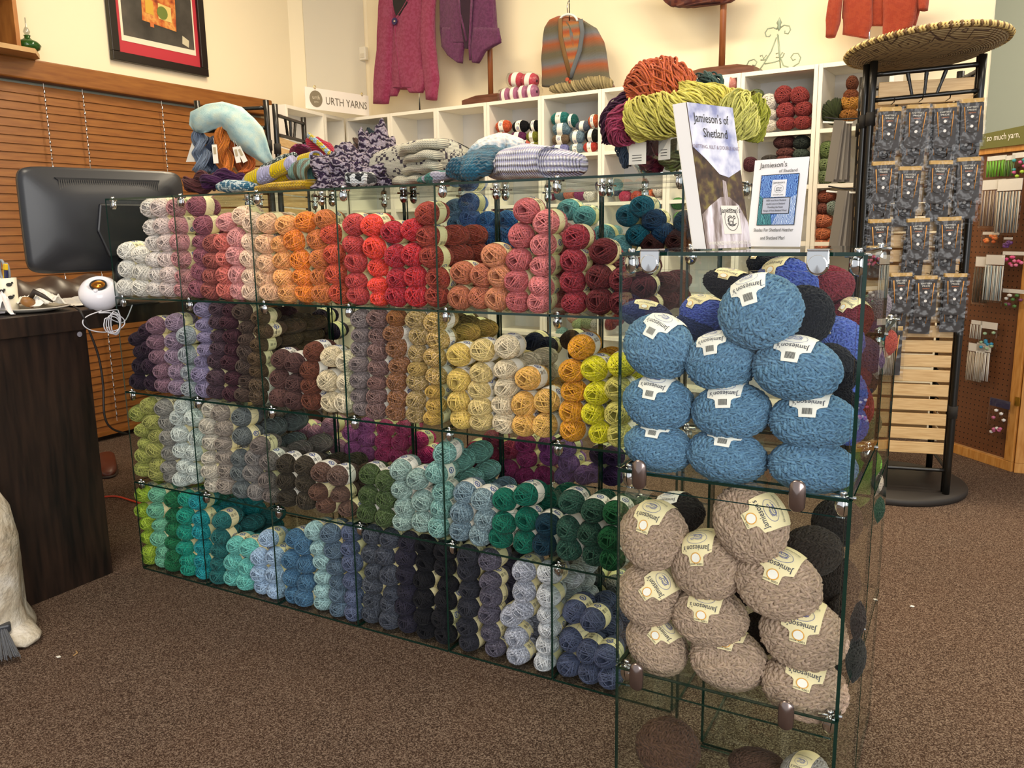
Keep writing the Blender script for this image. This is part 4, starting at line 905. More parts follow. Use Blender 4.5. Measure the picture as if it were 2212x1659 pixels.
# wire easel
es = thing('wire_easel', onshelf(1676, 150, .08), 'sage green scrolled wire easel on top of the white bookcase', 'easel'); GW = plain('8c9a84', .45, .2)
def spiral(cx, cy, r0, a0, a1, n_=16, sh=.35): return [(cx+r0*(sh+(1-sh)*(1-t/n_))*math.cos(a0+(a1-a0)*t/n_), cy-r0*(sh+(1-sh)*(1-t/n_))*math.sin(a0+(a1-a0)*t/n_)) for t in range(n_+1)]
KE = lambda x, y: (1200+x/3.95, y/3.95)
L = [[(1885, 320), (1840, 440), (1780, 540), (1740, 600)], [(1895, 290), (1905, 420), (1920, 580)], [(1900, 300), (1915, 480), (1945, 560), (1990, 575)], [(1785, 545), (1850, 535), (1915, 515)],
     [(1890, 250), (1860, 235), (1810, 245), (1788, 280), (1800, 312), (1825, 312), (1838, 295)], [(1905, 245), (1950, 215), (1995, 222), (2005, 255), (1985, 288), (1955, 282), (1958, 262)],
     [(1640, 610), (1625, 570), (1650, 520), (1695, 505), (1718, 530), (1705, 558), (1680, 555)], [(2020, 575), (2075, 540), (2092, 490), (2070, 455), (2030, 458), (2008, 490), (2025, 515), (2048, 505)],
     [(1745, 480), (1765, 470), (1775, 500), (1800, 470), (1812, 480), (1790, 510), (1750, 512)], [(1880, 460), (1905, 450), (1915, 480), (1935, 448), (1952, 455), (1935, 490), (1880, 490)]]
for q in L: MB().tube([onshelf(*KE(*p_), .08) for p_ in q], .0035, 7).build('scrolled_wire', GW, es, True)
MB().lathe([(0, -.03), (.012, -.012), (.008, .0), (.014, .012), (0, .04)], 10, Matrix.Translation(onshelf(*KE(1908, 215), .08))).build('finial', GW, es, True)
# ------------------------------------------------------------ left wall: blind, picture, little shelf
bl = thing('wooden_window_blind', (-1.78, .9, 0), 'closed brown wooden venetian blind covering the left wall', 'blind'); y0b, y1b = -.25, 2.52
kid(MB().box((.0, y0b-.9, 1.885), (.075, y1b-.9, 1.985)), 'valance', BLINDW, bl, bevel=.008)
mb = MB(); k = 0; z = 1.87
while z > .08:
    mb.box((.022, y0b-.9, -.002), (.026, y1b-.9, .046), M=Matrix.Translation((0, 0, z-.046)) @ Matrix.Translation((.024, 0, .02)) @ Matrix.Rotation(-.17, 4, 'Y') @ Matrix.Translation((-.024, 0, -.02))); z -= .0405
kid(mb, 'slats', BLINDW, bl)
kid(MB().box((.012, y0b-.9, .03), (.045, y1b-.9, .052)), 'bottom_rail', BLINDW, bl)
CORDM = plain('d8d4cc', .4)
for ya in (.96, 1.17, 1.66, .62):
    kid(MB().tube([(.055, ya-.9, 1.88), (.055, ya-.9, .1)], .0012, 5), 'ladder_cord', CORDM, bl)
    mb = MB(); z = 1.84
    while z > .1: mb.lathe([(0, z+.016), (.004, z+.004), (.006, z-.006), (0, z-.012)], 6, Matrix.Translation((.057, ya-.9, 0))); z -= .0405
    kid(mb, 'cord_beads', CHROME, bl, True)
struct(MB().box((-1.805, -.2, .0), (-1.798, 2.5, 1.9)), 'window_1', glass_mat('window_glass', 'dfe8ee', 1.4))
a0, a1 = at(239.5, 126.6, x=-1.79), at(446.8, 169.3, x=-1.79); zb = (a0.z+a1.z)/2; y0, y1 = a0.y, a1.y
pic = thing('framed_picture', (-1.797, (y0+y1)/2, zb), 'abstract print in red mat and wide black frame on cream wall', 'picture'); hw = (y1-y0)/2; H = .78; fwd_ = .048
for a, b in (((0, -hw, 0), (.03, hw, fwd_)), ((0, -hw, H-fwd_), (.03, hw, H)), ((0, -hw, fwd_), (.03, -hw+fwd_, H-fwd_)), ((0, hw-fwd_, fwd_), (.03, hw, H-fwd_))): kid(MB().box(a, b), 'frame', plain('1a1410', .35), pic, bevel=.004)
kid(MB().box((.002, -hw+fwd_, fwd_), (.012, hw-fwd_, H-fwd_)), 'red_mat', plain('b8303c', .55), pic)
kid(MB().box((.011, -hw+.075, fwd_+.065), (.014, hw-.075, H-.075)), 'print_border', plain('e6dcc4', .6), pic)
n = NT('abstract_print'); z_ = n.noise(5.5, detail=5); n.set(n.ramp(z_, [(.3, '2b2926'), (.55, '4c4842'), (.75, '5f554a')]), .4)
kid(MB().box((.0135, -hw+.09, fwd_+.095), (.0155, hw-.085, H-.09)), 'print', n.m, pic)
n = NT('orange_paint'); n.set(n.ramp(n.noise(18, detail=5), [(.3, '7a2a18'), (.45, 'c0602a'), (.6, 'd9a050'), (.75, 'ad3026')]), .5)
Mp = Matrix(((0, 0, 1, .0158), (1, 0, 0, 0), (0, 1, 0, 0), (0, 0, 0, 1)))
mb = MB().poly([(-.11, .245), (.12, .225), (.13, .46), (-.10, .47)], .001, Mp); kid(mb, 'painted_patch', n.m, pic)
for P_, c_ in (([(-.085, .29), (-.03, .285), (-.03, .36), (-.08, .37)], 'cfa53c'), ([(.0, .275), (.09, .268), (.092, .35), (.005, .36)], 'd8c070'), ([(-.06, .22), (-.035, .218), (-.035, .24), (-.06, .24)], 'c8703a'), ([(.155, .165), (.2, .15), (.205, .19), (.16, .21)], 'c9c0a4')):
    kid(MB().poly(P_, .0022, Mp), 'painted_square', plain(c_, .5), pic)
kid(MB().lathe([(0, .001), (.036, .001), (.036, .003), (0, .003)], 18, Mp @ Matrix.Translation((.03, .31, 0))), 'painted_disc', plain('6c7a34', .5), pic)
# wall shelf and oil bottle
sz = at(60, 112, x=-1.66).z; yS = at(120, 107, x=-1.6).y
sh = thing('wall_shelf', (-1.8, yS-.35, sz), 'small pine wall shelf unit at upper left corner', 'shelf')
kid(MB().poly([(-.35, .002), (.31, .002), (.31, .13), (.22, .24), (-.35, .24)], .022, Matrix(((0, 1, 0, 0), (1, 0, 0, 0), (0, 0, -1, 0), (0, 0, 0, 1)))), 'lower_board', wood('bare_pine_board', 'b08a58', 'cfa873', (3, 1, 3)), sh)
kid(MB().box((.002, -.35, .001), (.14, .2, .6)) if False else MB().box((.002, .19, .001), (.15, .21, .7)), 'side_board', wood('amber_pine', '8d5423', 'b97a38', (3, 3, 1)), sh)
kid(MB().box((.002, -.35, .001), (.012, .189, .7)), 'back_board', plain('3a2112', .6), sh)
kid(MB().box((.013, -.35, .245), (.15, .189, .262)), 'upper_board', PINE, sh)
kid(MB().box((.002, -.35, -.09), (.05, .1, -.024)), 'bracket_rail', wood('dark_red_pine', '5a2a14', '7a3c1c', (3, 1, 3)), sh)
bp = at(60, 92, x=-1.70); bt = thing('oil_bottle', (-1.70, bp.y, sz+.001), 'squat green glass oil bottle with clear stopper on wall shelf', 'bottle')
GG = NT('green_glass').set('2c5c22', .08, **{'Transmission Weight': .35}).m
kid(MB().lathe([(0, 0), (.02, .001), (.05, .02), (.058, .038), (.045, .055), (.02, .066), (.012, .075), (.016, .084), (0, .085)], 24), 'body', GG, bt, True)
kid(MB().lathe([(0, .0855), (.010, .088), (.016, .10), (.012, .112), (.004, .125), (.003, .165), (0, .168)], 16), 'stopper', glass_mat('stopper_glass', 'd9dfe0', 1.5, 0, .1), bt, True)
# ------------------------------------------------------------ desk and the things on it
DZ = .895
dk = thing('reception_desk', (-.05, -.5, 0), 'dark walnut desk with thick top left of the glass case', 'desk')
kid(MB().box((-.75, -1.0, DZ-.062), (.0, .52, 0+DZ)), 'desktop', DESKM, dk, bevel=.002)
kid(MB().box((-.045, -1.0, 0), (-.012, .43, DZ-.0625)), 'side_panel', DESKM, dk)
kid(MB().box((-.045, 1.35, 0), (-.012, 1.5, DZ-.0625)), 'end_panel', DESKM, dk)
kid(MB().box((-.75, .522, DZ-.06), (-.02, 1.5, DZ-.002)), 'far_desktop', DESKM, dk, bevel=.002)
q = at(172, 722, x=-.06); kid(MB().lathe([(0, 0), (.008, 0), (.0085, .002), (0, .003)], 18, Matrix.Translation((-.0115+.0, q.y+.5, q.z)) @ Matrix.Rotation(math.pi/2, 4, 'Y')), 'plastic_cap', plain('9a95a0', .4), dk)
# monitor, seen from behind
TL, TRr, BLl, BRr = at(40, 350, d=2.6), at(393, 378, d=2.98), at(50, 585, d=2.6), at(393, 590, d=2.98)
mx = (TRr-TL); mx.z = 0; wd = mx.length; mx.normalize(); mo = thing('computer_monitor', (TL+TRr+BLl+BRr)/4 - Vector((0, 0, .16)), 'grey black computer monitor seen from behind on the desk', 'monitor')
# frame: x along width, y up, z towards the camera (back of the monitor)
Mm = frame((0, 0, .16), mx); hh = (TL.z-BLl.z)/2; hwm = wd/2
DG = plain('26272b', .38, name='graphite_plastic')
secs = [(1.0, .0), (1.0, .022), (.94, .030), (.70, .048), (.55, .056)]; mb = MB(); vs = []
for s_, dz_ in secs:
    for k in range(32):
        a = 2*math.pi*k/32; ca, sa = math.cos(a), math.sin(a); e = .18 if s_ > .9 else .5
        vs.append(Mm @ Vector((math.copysign(abs(ca)**e, ca)*hwm*s_, math.copysign(abs(sa)**e, sa)*hh*s_*(1 if s_ > .9 else .92), dz_)))
mb._add(vs, [(j*32+k, j*32+(k+1) % 32, (j+1)*32+(k+1) % 32, (j+1)*32+k) for j in range(4) for k in range(32)]+[tuple(range(32))[::-1], tuple(range(128, 160))])
kid(mb, 'back_shell', DG, mo, True)
for k in range(52):
    x = -hwm*.62+k*hwm*1.26/51; yl = hh*(.55-.30*(1-(x/hwm/.72)**2)); yl = min(yl, hh*.70)
kid(MB().poly([(-hwm*.62, hh*.74), (hwm*.66, hh*.74), (hwm*.56, hh*.42), (0, hh*.36), (-hwm*.4, hh*.45)], .004, Mm @ Matrix.Translation((0, hh*.06, .046)) @ Matrix.Rotation(-.06, 4, 'X')), 'vent_recess', plain('121215', .6), mo)
mb = MB()
for k in range(48):
    x = -hwm*.58+k*hwm*1.2/47; lo = hh*(.40+.22*abs(x/hwm)**1.3); mb.box((x, lo, .0), (x+.0028, hh*.70, .003), M=Mm @ Matrix.Translation((0, hh*.06, .0495)) @ Matrix.Rotation(-.06, 4, 'X'))
kid(mb, 'vent_grille', plain('44413e', .5), mo)
kid(MB().poly([(-hwm*.16, hh*.32), (hwm*.86, hh*.32), (hwm*.86, -hh*.72), (-hwm*.1, -hh*.72), (-hwm*.22, -.2*hh)], .02, Mm @ Matrix.Translation((0, 0, .045))), 'rear_housing', plain('18181c', .4), mo, bevel=.006)
kid(MB().box((hwm*.42, -hh*.5, .066), (hwm*.80, hh*.15, .070), M=Mm), 'mount_plate', NT('brushed_steel').set('77776f', .4, .8).m, mo)
for x in (.55, .66): kid(MB().box((hwm*x, -hh*.4, .0705), (hwm*x+.006, hh*.05, .0725), M=Mm), 'plate_rib', plain('a8a8a0', .3, .6), mo)
kid(MB().box((hwm*.2, -hh*.52, .066), (hwm*.6, -hh*.44, .074), M=Mm), 'port_row', BLACKP, mo)
kid(MB().tube([Mm @ Vector((.02, -hh*.7, .02)), Mm @ Vector((.02, -hh*1.5, .01))], .025, 14), 'stand_neck', BLACKP, mo, True)
zb_ = DZ - (mo.location.z); kid(MB().lathe([(0, .012), (.11, .008), (.12, .0), (0, 0)], 28, Matrix.Translation(Mm @ Vector((.02, 0, .01))) @ Matrix.Translation((0, 0, -.16+zb_+.002))), 'stand_base', BLACKP, mo, True)
kid(MB().tube([Mm @ Vector((hwm*.45, -hh*.48, .07)), Mm @ Vector((hwm*.47, -hh*.7, .1)), Mm @ Vector((hwm*.7, -hh*.95, .1)), Mm @ Vector((hwm*.85, -hh*1.2, .06))], .004, 8), 'video_cable', BLACKP, mo, True)
# speaker
WH = NT('glossy_white_plastic').set('ece9f0', .18).m
spk = thing('desktop_speaker', (-.065, -.005, DZ), 'white round desktop speaker with copper driver on desk corner', 'speaker'); mb = MB()
body = [(.0, .0), (.040, .0), (.054, .012), (.063, .035), (.062, .062), (.050, .085), (.038, .093), (.030, .091), (.026, .084), (0, .082)]
Mt = Matrix.Rotation(.0, 4, 'X')
tiltM = Matrix.Rotation(math.radians(28), 4, Vector((.86, -.5, 0)).cross(Vector((0, 0, 1))).normalized()*-1)
mb.lathe([(0, 0), (.045, 0), (.058, .010), (.064, .03), (.063, .052), (.055, .072)], 40)
dirf = Vector((.75, -.66, .0)); ax = dirf.cross(Vector((0, 0, 1))).normalized(); Tm = Matrix.Translation((0, 0, .042)) @ Matrix.Rotation(-.75, 4, ax)
mb2 = MB().lathe([(0, -.045), (.04, -.042), (.058, -.02), (.064, .0), (.062, .018), (.052, .034), (.040, .043), (.036, .044), (.031, .036), (.0, .030)], 40, Matrix.Translation((0, 0, .045)) @ Matrix.Rotation(-.62, 4, ax))
T0 = Matrix.Translation((0, 0, .045)) @ Matrix.Rotation(-.62, 4, ax); kid(mb2, 'shell', WH, spk, True)
kid(MB().lathe([(0, 0), (.032, 0), (.04, .006), (0, .012)], 30), 'foot', WH, spk, True)
kid(MB().lathe([(.0255, .037), (.026, .041), (.021, .041), (.0205, .037)], 30, T0), 'surround', BLACKP, spk, True)
kid(MB().lathe([(.021, .0395), (.012, .036), (.006, .040), (0, .042)], 30, T0), 'driver', NT('copper_cone').set('b8762c', .25, .85).m, spk, True)
kid(MB().lathe([(0, .0), (.007, 0), (.0075, .008), (0, .010)], 16, T0 @ Matrix.Translation((.022, -.027, .038))), 'knob', WH, spk, True)
for r_, o_ in ((.05, (0, 0)), (.045, (.012, .006)), (.055, (-.006, -.01))): pass
def cable(pts, r_, m_, name, label, cat='cable', grp=None):
    P = [Vector(p) for p in pts]; Q = []
    for i in range(len(P)-1):
        p0, p1, p2, p3 = P[max(i-1, 0)], P[i], P[i+1], P[min(i+2, len(P)-1)]
        for t in range(8): t /= 8; Q.append(.5*((2*p1)+(p2-p0)*t+(2*p0-5*p1+4*p2-p3)*t*t+(3*p1-p0-3*p2+p3)*t**3))
    Q.append(P[-1]); return tag(MB().tube(Q, r_, 8).build(name, m_, None, True, origin=tuple(P[0])), label, cat, grp)
KC = lambda x, y, X=-.004: at(x/3.19, 480+y/3.19, x=X)
pts = [KC(700, 610)]
for k in range(12): t = .6+k*.52; pts.append(KC(715-145*math.sin(t+.2), 690-68*math.cos(t+.2), -.004+.001*k))
for e in range(4):
    for k in range(10): t = k*.628; pts.append(KC(798-9*e+(34+7*e)*math.sin(t), 690+6*e-(86-9*e)*math.cos(t), .002+.002*e+.0002*k))
cable(pts+[KC(850, 690), KC(912, 570)], .0018, plain('e0dfe6', .4), 'looped_cable', 'coiled white cable hanging off the desk edge beneath the speaker')
cable([KC(510, 590, -.08)+Vector((0, 0, .005)), KC(560, 625), KC(620, 760), KC(680, 930), KC(710, 1120), KC(720, 1330), KC(770, 1420), KC(880, 1460)], .0035, plain('1c1512', .5), 'power_cable', 'dark brown power cable drooping from desk toward the glass case')
# cup with tools, plate, papers
def deskpt(px, py, z=DZ): q = at(px, py, z=z); return q
cp_ = Vector((-.30, -.22, DZ)); cp_ = at(18, 668, x=-.26); cp_.z = DZ+.001
cup = thing('pen_cup', cp_, 'white cup with black sheep prints holding scissors and a cutter', 'cup')
kid(MB().lathe([(0, 0), (.030, 0), (.031, .003), (.033, .105), (.031, .105), (.0295, .004), (0, .004)], 30), 'cup_body', plain('e4ddc8', .5), cup, True)
mb = MB()
for a, z_ in ((-.9, .03), (-.9, .065), (-.2, .045), (-.2, .085)):
    Mc = Matrix.Rotation(a, 4, 'Z') @ Matrix.Translation((.0330, 0, z_)) @ Matrix(((0, 0, 1, 0), (1, 0, 0, 0), (0, 1, 0, 0), (0, 0, 0, 1)))
    mb.poly([(.009*math.cos(t*.5), .006*math.sin(t*.5)) for t in range(12)], .0006, Mc); mb.box((.006, .002, 0), (.012, .008, .0008), M=Mc)
kid(mb, 'sheep_print', DARKI, cup)
sc_ = thing('scissors', cp_+Vector((.0, .0, .006)), 'grey handled scissors standing in the white cup', 'scissors')
kid(MB().tube([Vector((-.005+.014*math.cos(t*.45), .0, .125+.03*math.sin(t*.45))) for t in range(14)], .004, 8, True), 'handle', plain('8a8f96', .4), sc_, True)
kid(MB().tube([Vector((.008+.012*math.cos(t*.45), .006, .118+.026*math.sin(t*.45))) for t in range(14)], .004, 8, True), 'handle', plain('8a8f96', .4), sc_, True)
kid(MB().box((-.004, -.001, .004), (.006, .003, .095)), 'blades', CHROME, sc_)
ct = thing('utility_cutter', cp_+Vector((.012, -.008, .006)), 'yellow and navy utility cutter standing in the white cup', 'cutter'); Mq = Matrix.Rotation(.12, 4, 'Y')
kid(MB().box((-.006, -.004, .0), (.006, .004, .125), M=Mq), 'barrel', plain('1b2350', .4), ct, bevel=.002); kid(MB().box((-.0065, -.0045, .1255), (.0065, .0045, .145), M=Mq), 'cap', plain('e0b81e', .4), ct, bevel=.002)
kid(MB().box((-.009, -.0042, .09), (-.0062, .0042, .135), M=Mq), 'slider', plain('e0b81e', .4), ct)
pl = at(60, 668, x=-.19); pl.z = DZ+.001; pt = thing('plate', pl, 'off-white shallow plate with crumpled paper on it', 'plate')
kid(MB().lathe([(0, 0), (.07, 0), (.12, .012), (.122, .015), (.119, .0155), (.07, .004), (0, .004)], 40), 'dish', plain('cfc8ba', .3), pt, True)
def crumple(loc, sx, sy, sz_, m_, name, label, cat, seed, parent=None):
    mb = MB(); n_ = 26; vs = []; fs = []
    for i in range(n_):
        for j in range(n_):
            x, y = (i/(n_-1)-.5)*2, (j/(n_-1)-.5)*2; r_ = max(0, 1-(x*x+y*y)**.5*.8); nz_ = noise.noise(Vector((x*2.2+seed, y*2.2, seed)))+.6*abs(noise.noise(Vector((x*6, y*6+seed, 1))))
            vs.append((x*sx*(1+.2*noise.noise(Vector((x*2, y*2, seed)))), y*sy, max(.002, sz_*(r_*.8+.25+nz_*.7)*(1 if r_ > .15 else r_*5))))
    for i in range(n_-1):
        for j in range(n_-1): fs.append((i*n_+j, (i+1)*n_+j, (i+1)*n_+j+1, i*n_+j+1))
    mb._add(vs, fs); o = bpy.data.objects.new(name, mb.mesh(name, m_, False)); COL.objects.link(o); o.location = loc
    sm_ = o.modifiers.new('thick', 'SOLIDIFY'); sm_.thickness = .0006
    return tag(o, label, cat)
TIS = plain('e9e4dc', .8)
crumple((pl.x-.02, pl.y+.05, DZ+.017), .07, .06, .035, TIS, 'crumpled_paper', 'crumpled white tissue paper lying on the plate', 'paper', 2.2)
crumple((pl.x-.08, pl.y+.25, DZ+.004), .09, .10, .018, TIS, 'crumpled_paper', 'loose white paper sheets left of the round speaker', 'paper', 5.2)
crumple((at(-18, 650, x=-.12).x, at(-18, 650, x=-.12).y, DZ+.004), .035, .045, .07, plain('eee6e6', .8), 'plastic_carrier', 'white plastic bag at the left picture edge on desk', 'bag', 8.1)
po = pl+Vector((.02, -.01, .017)); bj = thing('wooden_bobbin', po, 'brown wooden bobbin and dark clip lying on the plate', 'bobbin')
kid(MB().lathe([(0, -.02), (.014, -.018), (.016, 0), (.012, .016), (0, .02)], 18, Matrix.Translation((0, 0, .014)) @ Matrix.Rotation(1.2, 4, 'X')), 'bead', wood('turned_wood', '7a5228', 'a0703a'), bj, True)
kid(MB().tube([(-.005, .01, .02), (.01, .02, .045), (.03, .035, .03), (.05, .05, .012)], [.008, .010, .007, .003], 8), 'clip', plain('2c211b', .5), bj, True)
nb = thing('stapled_papers', (pl.x+.04, pl.y+.3, DZ), 'thin stack of white papers under the speaker left side', 'papers')
for k in range(3): kid(MB().box((-.09, -.06, .001+k*.004), (.03, .05, .004+k*.004), M=Matrix.Rotation(.1*k, 4, 'Z')), 'sheet', plain(['d8d4d8', 'c8c8d0', 'e6e2dc'][k], .7), nb)
br = thing('quilted_cushion', (-.42, .12, DZ), 'brown quilted leather cushion lying on desk behind the monitor', 'cushion')
mb = MB(); nu, nv = 60, 16; vs = []
for i in range(nu+1):
    for k in range(nv+1):
        u, v = i/nu, k/nv; y = -.34+.72*u; dd_ = abs(math.sin(u*math.pi*5+v*math.pi))*abs(math.sin(u*math.pi*5-v*math.pi+.6)); e = min(1, 6*min(u, 1-u))**.5
        a = math.pi*v; vs.append((-.10*math.cos(a), y, .002+math.sin(a)*(.075+.022*dd_)*e))
mb._add(vs, [(i*(nv+1)+k, i*(nv+1)+k+1, (i+1)*(nv+1)+k+1, (i+1)*(nv+1)+k) for i in range(nu) for k in range(nv)]+[tuple(i*(nv+1)+nv for i in range(nu+1))+tuple(i*(nv+1) for i in range(nu, -1, -1))])
kid(mb, 'quilted_cover', plain('3f2e26', .35), br, True)
kid(MB().tube([(.102, -.33+.07*t, .008) for t in range(11)], .004, 6), 'piping', plain('2a1e18', .5), br, True)
# trash bag, broom, shoe, orange cord, floor scraps
n = NT('milky_plastic_bag'); z_ = n.noise(14, detail=6); n.set(n.ramp(z_, [(.3, 'b9a68c'), (.5, 'd8cdb8'), (.7, 'efe8dc')]), .38); n.b.inputs['Transmission Weight'].default_value = .12; n.bump(n.noise(34, detail=6), .9, .012)
bc = at(-32, 1352, z=0.0); sec = []
for z_, w_, dx in ((0, .135, 0), (.02, .15, 0), (.06, .135, 0), (.12, .125, 0), (.25, .135, .0), (.38, .13, 0), (.47, .115, -.005), (.54, .08, -.02), (.575, .03, -.03)):
    sec.append(((dx, 0, z_*.78), (w_, -.03, 0), (.02, w_*.9, 0)))
mb = MB().loft(sec, 56, nz=.022, nf=11, seed=3); 
for i, v in enumerate(mb.v): v = Vector(v); q = noise.noise(Vector((v.x*9, v.y*9, v.z*55)))*.006; mb.v[i] = tuple(v+Vector((q, q, 0)))
bc = bc+Vector((.05, -.03, 0)); tb = thing('rubbish_bag', bc, 'full translucent white rubbish bag slumped against the desk side', 'bag')
kid(mb, 'bag', n.m, tb, True); kid(MB().loft([((.05, 0, .03), (.0, .07, 0), (0, 0, .03)), ((.11, .01, .025), (0, .075, 0), (0, 0, .028)), ((.17, .02, .018), (0, .05, 0), (0, 0, .018)), ((.2, .02, .012), (0, .02, 0), (0, 0, .006))], 18, nz=.006, nf=25), 'folded_corner', n.m, tb, True)
bo = at(5, 1438, z=0); brm = thing('broom_head', bo, 'grey bristled broom head at the lower left picture edge', 'broom')
mb = MB()
for k in range(90):
    a = rnd(-1, 1); b = rnd(-.6, .6); mb.tube([(-.10, a*.02, .055+b*.01), (.0+rnd(-.01, .01), a*.045, .014+abs(b)*.02)], .0011, 4)
kid(mb, 'bristles', plain('6c6e74', .5), brm); kid(MB().box((-.2, -.03, .045), (-.10, .03, .07)), 'head_block', plain('33353a', .4), brm, bevel=.006); brm.rotation_euler.z = -.5
sp_ = at(233, 1020, z=0); so = thing('moccasin_shoe', sp_, 'brown leather shoe with white stitching behind the desk', 'shoe')
mb = MB().loft([((x, 0, z_), (0, w_, 0), (0, 0, h_)) for x, w_, h_, z_ in ((-.2, .03, .02, .03), (-.12, .04, .035, .04), (0, .042, .03, .036), (.06, .04, .022, .028), (.10, .028, .014, .02), (.115, .008, .006, .014))], 18, p=2.6); kid(mb, 'upper', plain('5a2a1c', .4), so, True)
kid(MB().loft([((x, 0, .006), (0, w_, 0), (0, 0, .006)) for x, w_ in ((-.205, .03), (-.1, .045), (0, .047), (.07, .044), (.11, .03), (.125, .01))], 18, p=3), 'sole', plain('2a1a14', .6), so, True)
kid(MB().tube([(.085-abs(t)*.012*abs(t)*.3, t*.006, .036-abs(t)*.001) for t in range(-5, 6)], .0015, 5), 'stitching', PAPER, so); so.rotation_euler.z = -.6
cable([at(215, 1074, z=.006), at(250, 1072, z=.006), at(280, 1080, z=.006), at(310, 1090, z=.006)], .004, plain('d0432a', .4), 'extension_cord', 'orange extension cord on the carpet behind the desk', 'cord')
for i, (x, y, l) in enumerate([(126, 1419, 'tiny white scrap on the carpet near the rubbish bag'), (1970, 1310, 'tiny white scrap on carpet right of the near glass case')]):
    q = at(x, y, z=.001); tag(MB().poly([(-.006, -.003), (.004, -.005), (.007, .003), (-.002, .005)], .0015, Matrix.Translation(q)).build('paper_scrap', PAPER), l, 'scrap')
q = at(166, 1412, z=.001); tag(MB().tube([q+Vector((-.012, .006, .002)), q+Vector((.003, 0, .003)), q+Vector((.006, -.014, .002))], .0018, 5).build('dry_leaf', plain('b08a5a', .7)), 'small tan dry leaf fragment lying on the carpet', 'leaf')

sub(mo, 'rear_housing', 'mount_plate', 'port_row', 'plate_rib'); sub(mo, 'back_shell', 'vent_recess', 'vent_grille'); sub(mo, 'stand_base', 'stand_neck')
sub(spk, 'shell', 'surround', 'driver', 'knob'); sub(pic, 'print', 'painted_patch', 'painted_square', 'painted_disc'); sub(sg, 'round_logo', 'logo_lettering'); sub(cup, 'cup_body', 'sheep_print'); sub(ct, 'barrel', 'slider', 'cap')
# ------------------------------------------------------------ bamboo racks
def pole(a, b, r_=.0135): 
    a, b = Vector(a), Vector(b); L = (b-a).length; N = 14; P = [a.lerp(b, i/N) for i in range(N+1)]
    return MB().tube(P, [r_*(1.10 if i % 4 == 2 else 1) for i in range(N+1)], 12)
def rack_panel(root, p0, p1, H, slats, tie=True, woodm=OAK, z0=.03, top=None):
    p0, p1 = Vector(p0), Vector(p1); d = (p1-p0); d.z = 0; w = d.length; d.normalize()
    for p in (p0, p1):
        kid(pole((p.x, p.y, z0), (p.x, p.y, H)), 'post', BLK, root, True)
        if tie:
            for zz in (H-.24, .35): kid(MB().tube([(p.x, p.y, zz), (p.x, p.y, zz+.05)], .018, 12), 'binding', plain('1c1712', .8), root, True)
    def pt(u, z): return Vector((p0.x+d.x*u, p0.y+d.y*u, z))
    kid(pole(pt(.012, H-.05), pt(w-.012, H-.035), .009), 'rail', BLK, root, True)
    kid(pole(pt(.012, H-.145), pt(w-.012, H-.13), .009), 'rail', BLK, root, True)
    for a, b in ((.32, .38), (.5, .49), (.68, .6)): kid(pole(pt(w*a, H-.045), pt(w*b, H-.14), .007), 'strut', BLK, root, True)
    kid(pole(pt(.012, .13), pt(w-.012, .13), .008), 'rail', BLK, root, True)
    nrm_ = Vector((d.y, -d.x, 0))
    for z_, h_ in slats:
        M = frame(pt(w/2, z_), d); kid(MB().box((-w/2+.022, -h_/2, -.004), (w/2-.022, h_/2, .004), M=M), 'slat', woodm, root, bevel=.002)
HR = 1.745
A0, A1 = Vector((2.03, 1.905, 0)), Vector((2.398, 1.985, 0)); dd = (A1-A0).normalized(); pp = Vector((-dd.y, dd.x, 0))
B0, B1 = A0+pp*.37, A1+pp*.37; ctr = (A0+B1)/2
rk = thing('bamboo_display_rack', (ctr.x, ctr.y, 0), 'tall black bamboo rack with wooden slats on round black base', 'rack')
def rel(v): return Vector(v)-Vector((ctr.x, ctr.y, 0))
kid(MB().lathe([(0, .0), (.30, 0), (.305, .006), (.305, .022), (.298, .03), (0, .03)], 60), 'round_base', plain('2b2622', .6), rk, True)
zz = [at(1900+0, y, y=1.92).z for y in ()]
def zon(py): return at(1975, py, y=1.95).z
sl = [(zon(200), .085)]; 
for i in range(23):
    sl.append((sl[-1][0]-(.060 if i else .082), .048))
sl = [q for q in sl if q[0] > .17]
rack_panel(rk, rel(A0), rel(A1), HR, sl)
rack_panel(rk, rel(A0+Vector((-.028, .03, 0))), rel(B0), HR-.005, sl); rack_panel(rk, rel(A1+pp*.035), rel(B1), HR, sl); rack_panel(rk, rel(B0), rel(B1), HR, sl)
# woven tray on top
tc = Vector((2.205, 1.985, HR+.003)); tr = thing('woven_tray', tc, 'large round woven basket tray lying on top of the bamboo rack', 'tray')
n = NT('woven_straw'); o_ = n.obj(); w1 = n.add('ShaderNodeTexWave', wave_type='RINGS', rings_direction='Z'); n.t.links.new(o_, w1.inputs[0]); w1.inputs['Scale'].default_value = 38; w1.inputs['Distortion'].default_value = .6
ch = n.add('ShaderNodeTexVoronoi', distance='MANHATTAN'); n.t.links.new(o_, ch.inputs['Vector']); ch.inputs['Scale'].default_value = 9
dia = n.ramp(n.math('FRACT', n.math('MULTIPLY', ch.outputs['Distance'], 3.2)), [(0, 'a58c60'), (.55, '4a3120'), (.72, 'a58c60')], 'CONSTANT')
n.set(n.mix(n.math('MULTIPLY', w1.outputs['Fac'], .4), dia, '5e4a30'), .75); n.bump(w1.outputs['Fac'], .7, .004)
kid(MB().lathe([(0, .0), (.12, .001), (.22, .008), (.272, .030), (.285, .042), (.279, .044), (.268, .034), (.215, .013), (.12, .007), (0, .006)], 64), 'bowl', n.m, tr, True)
mb = MB()
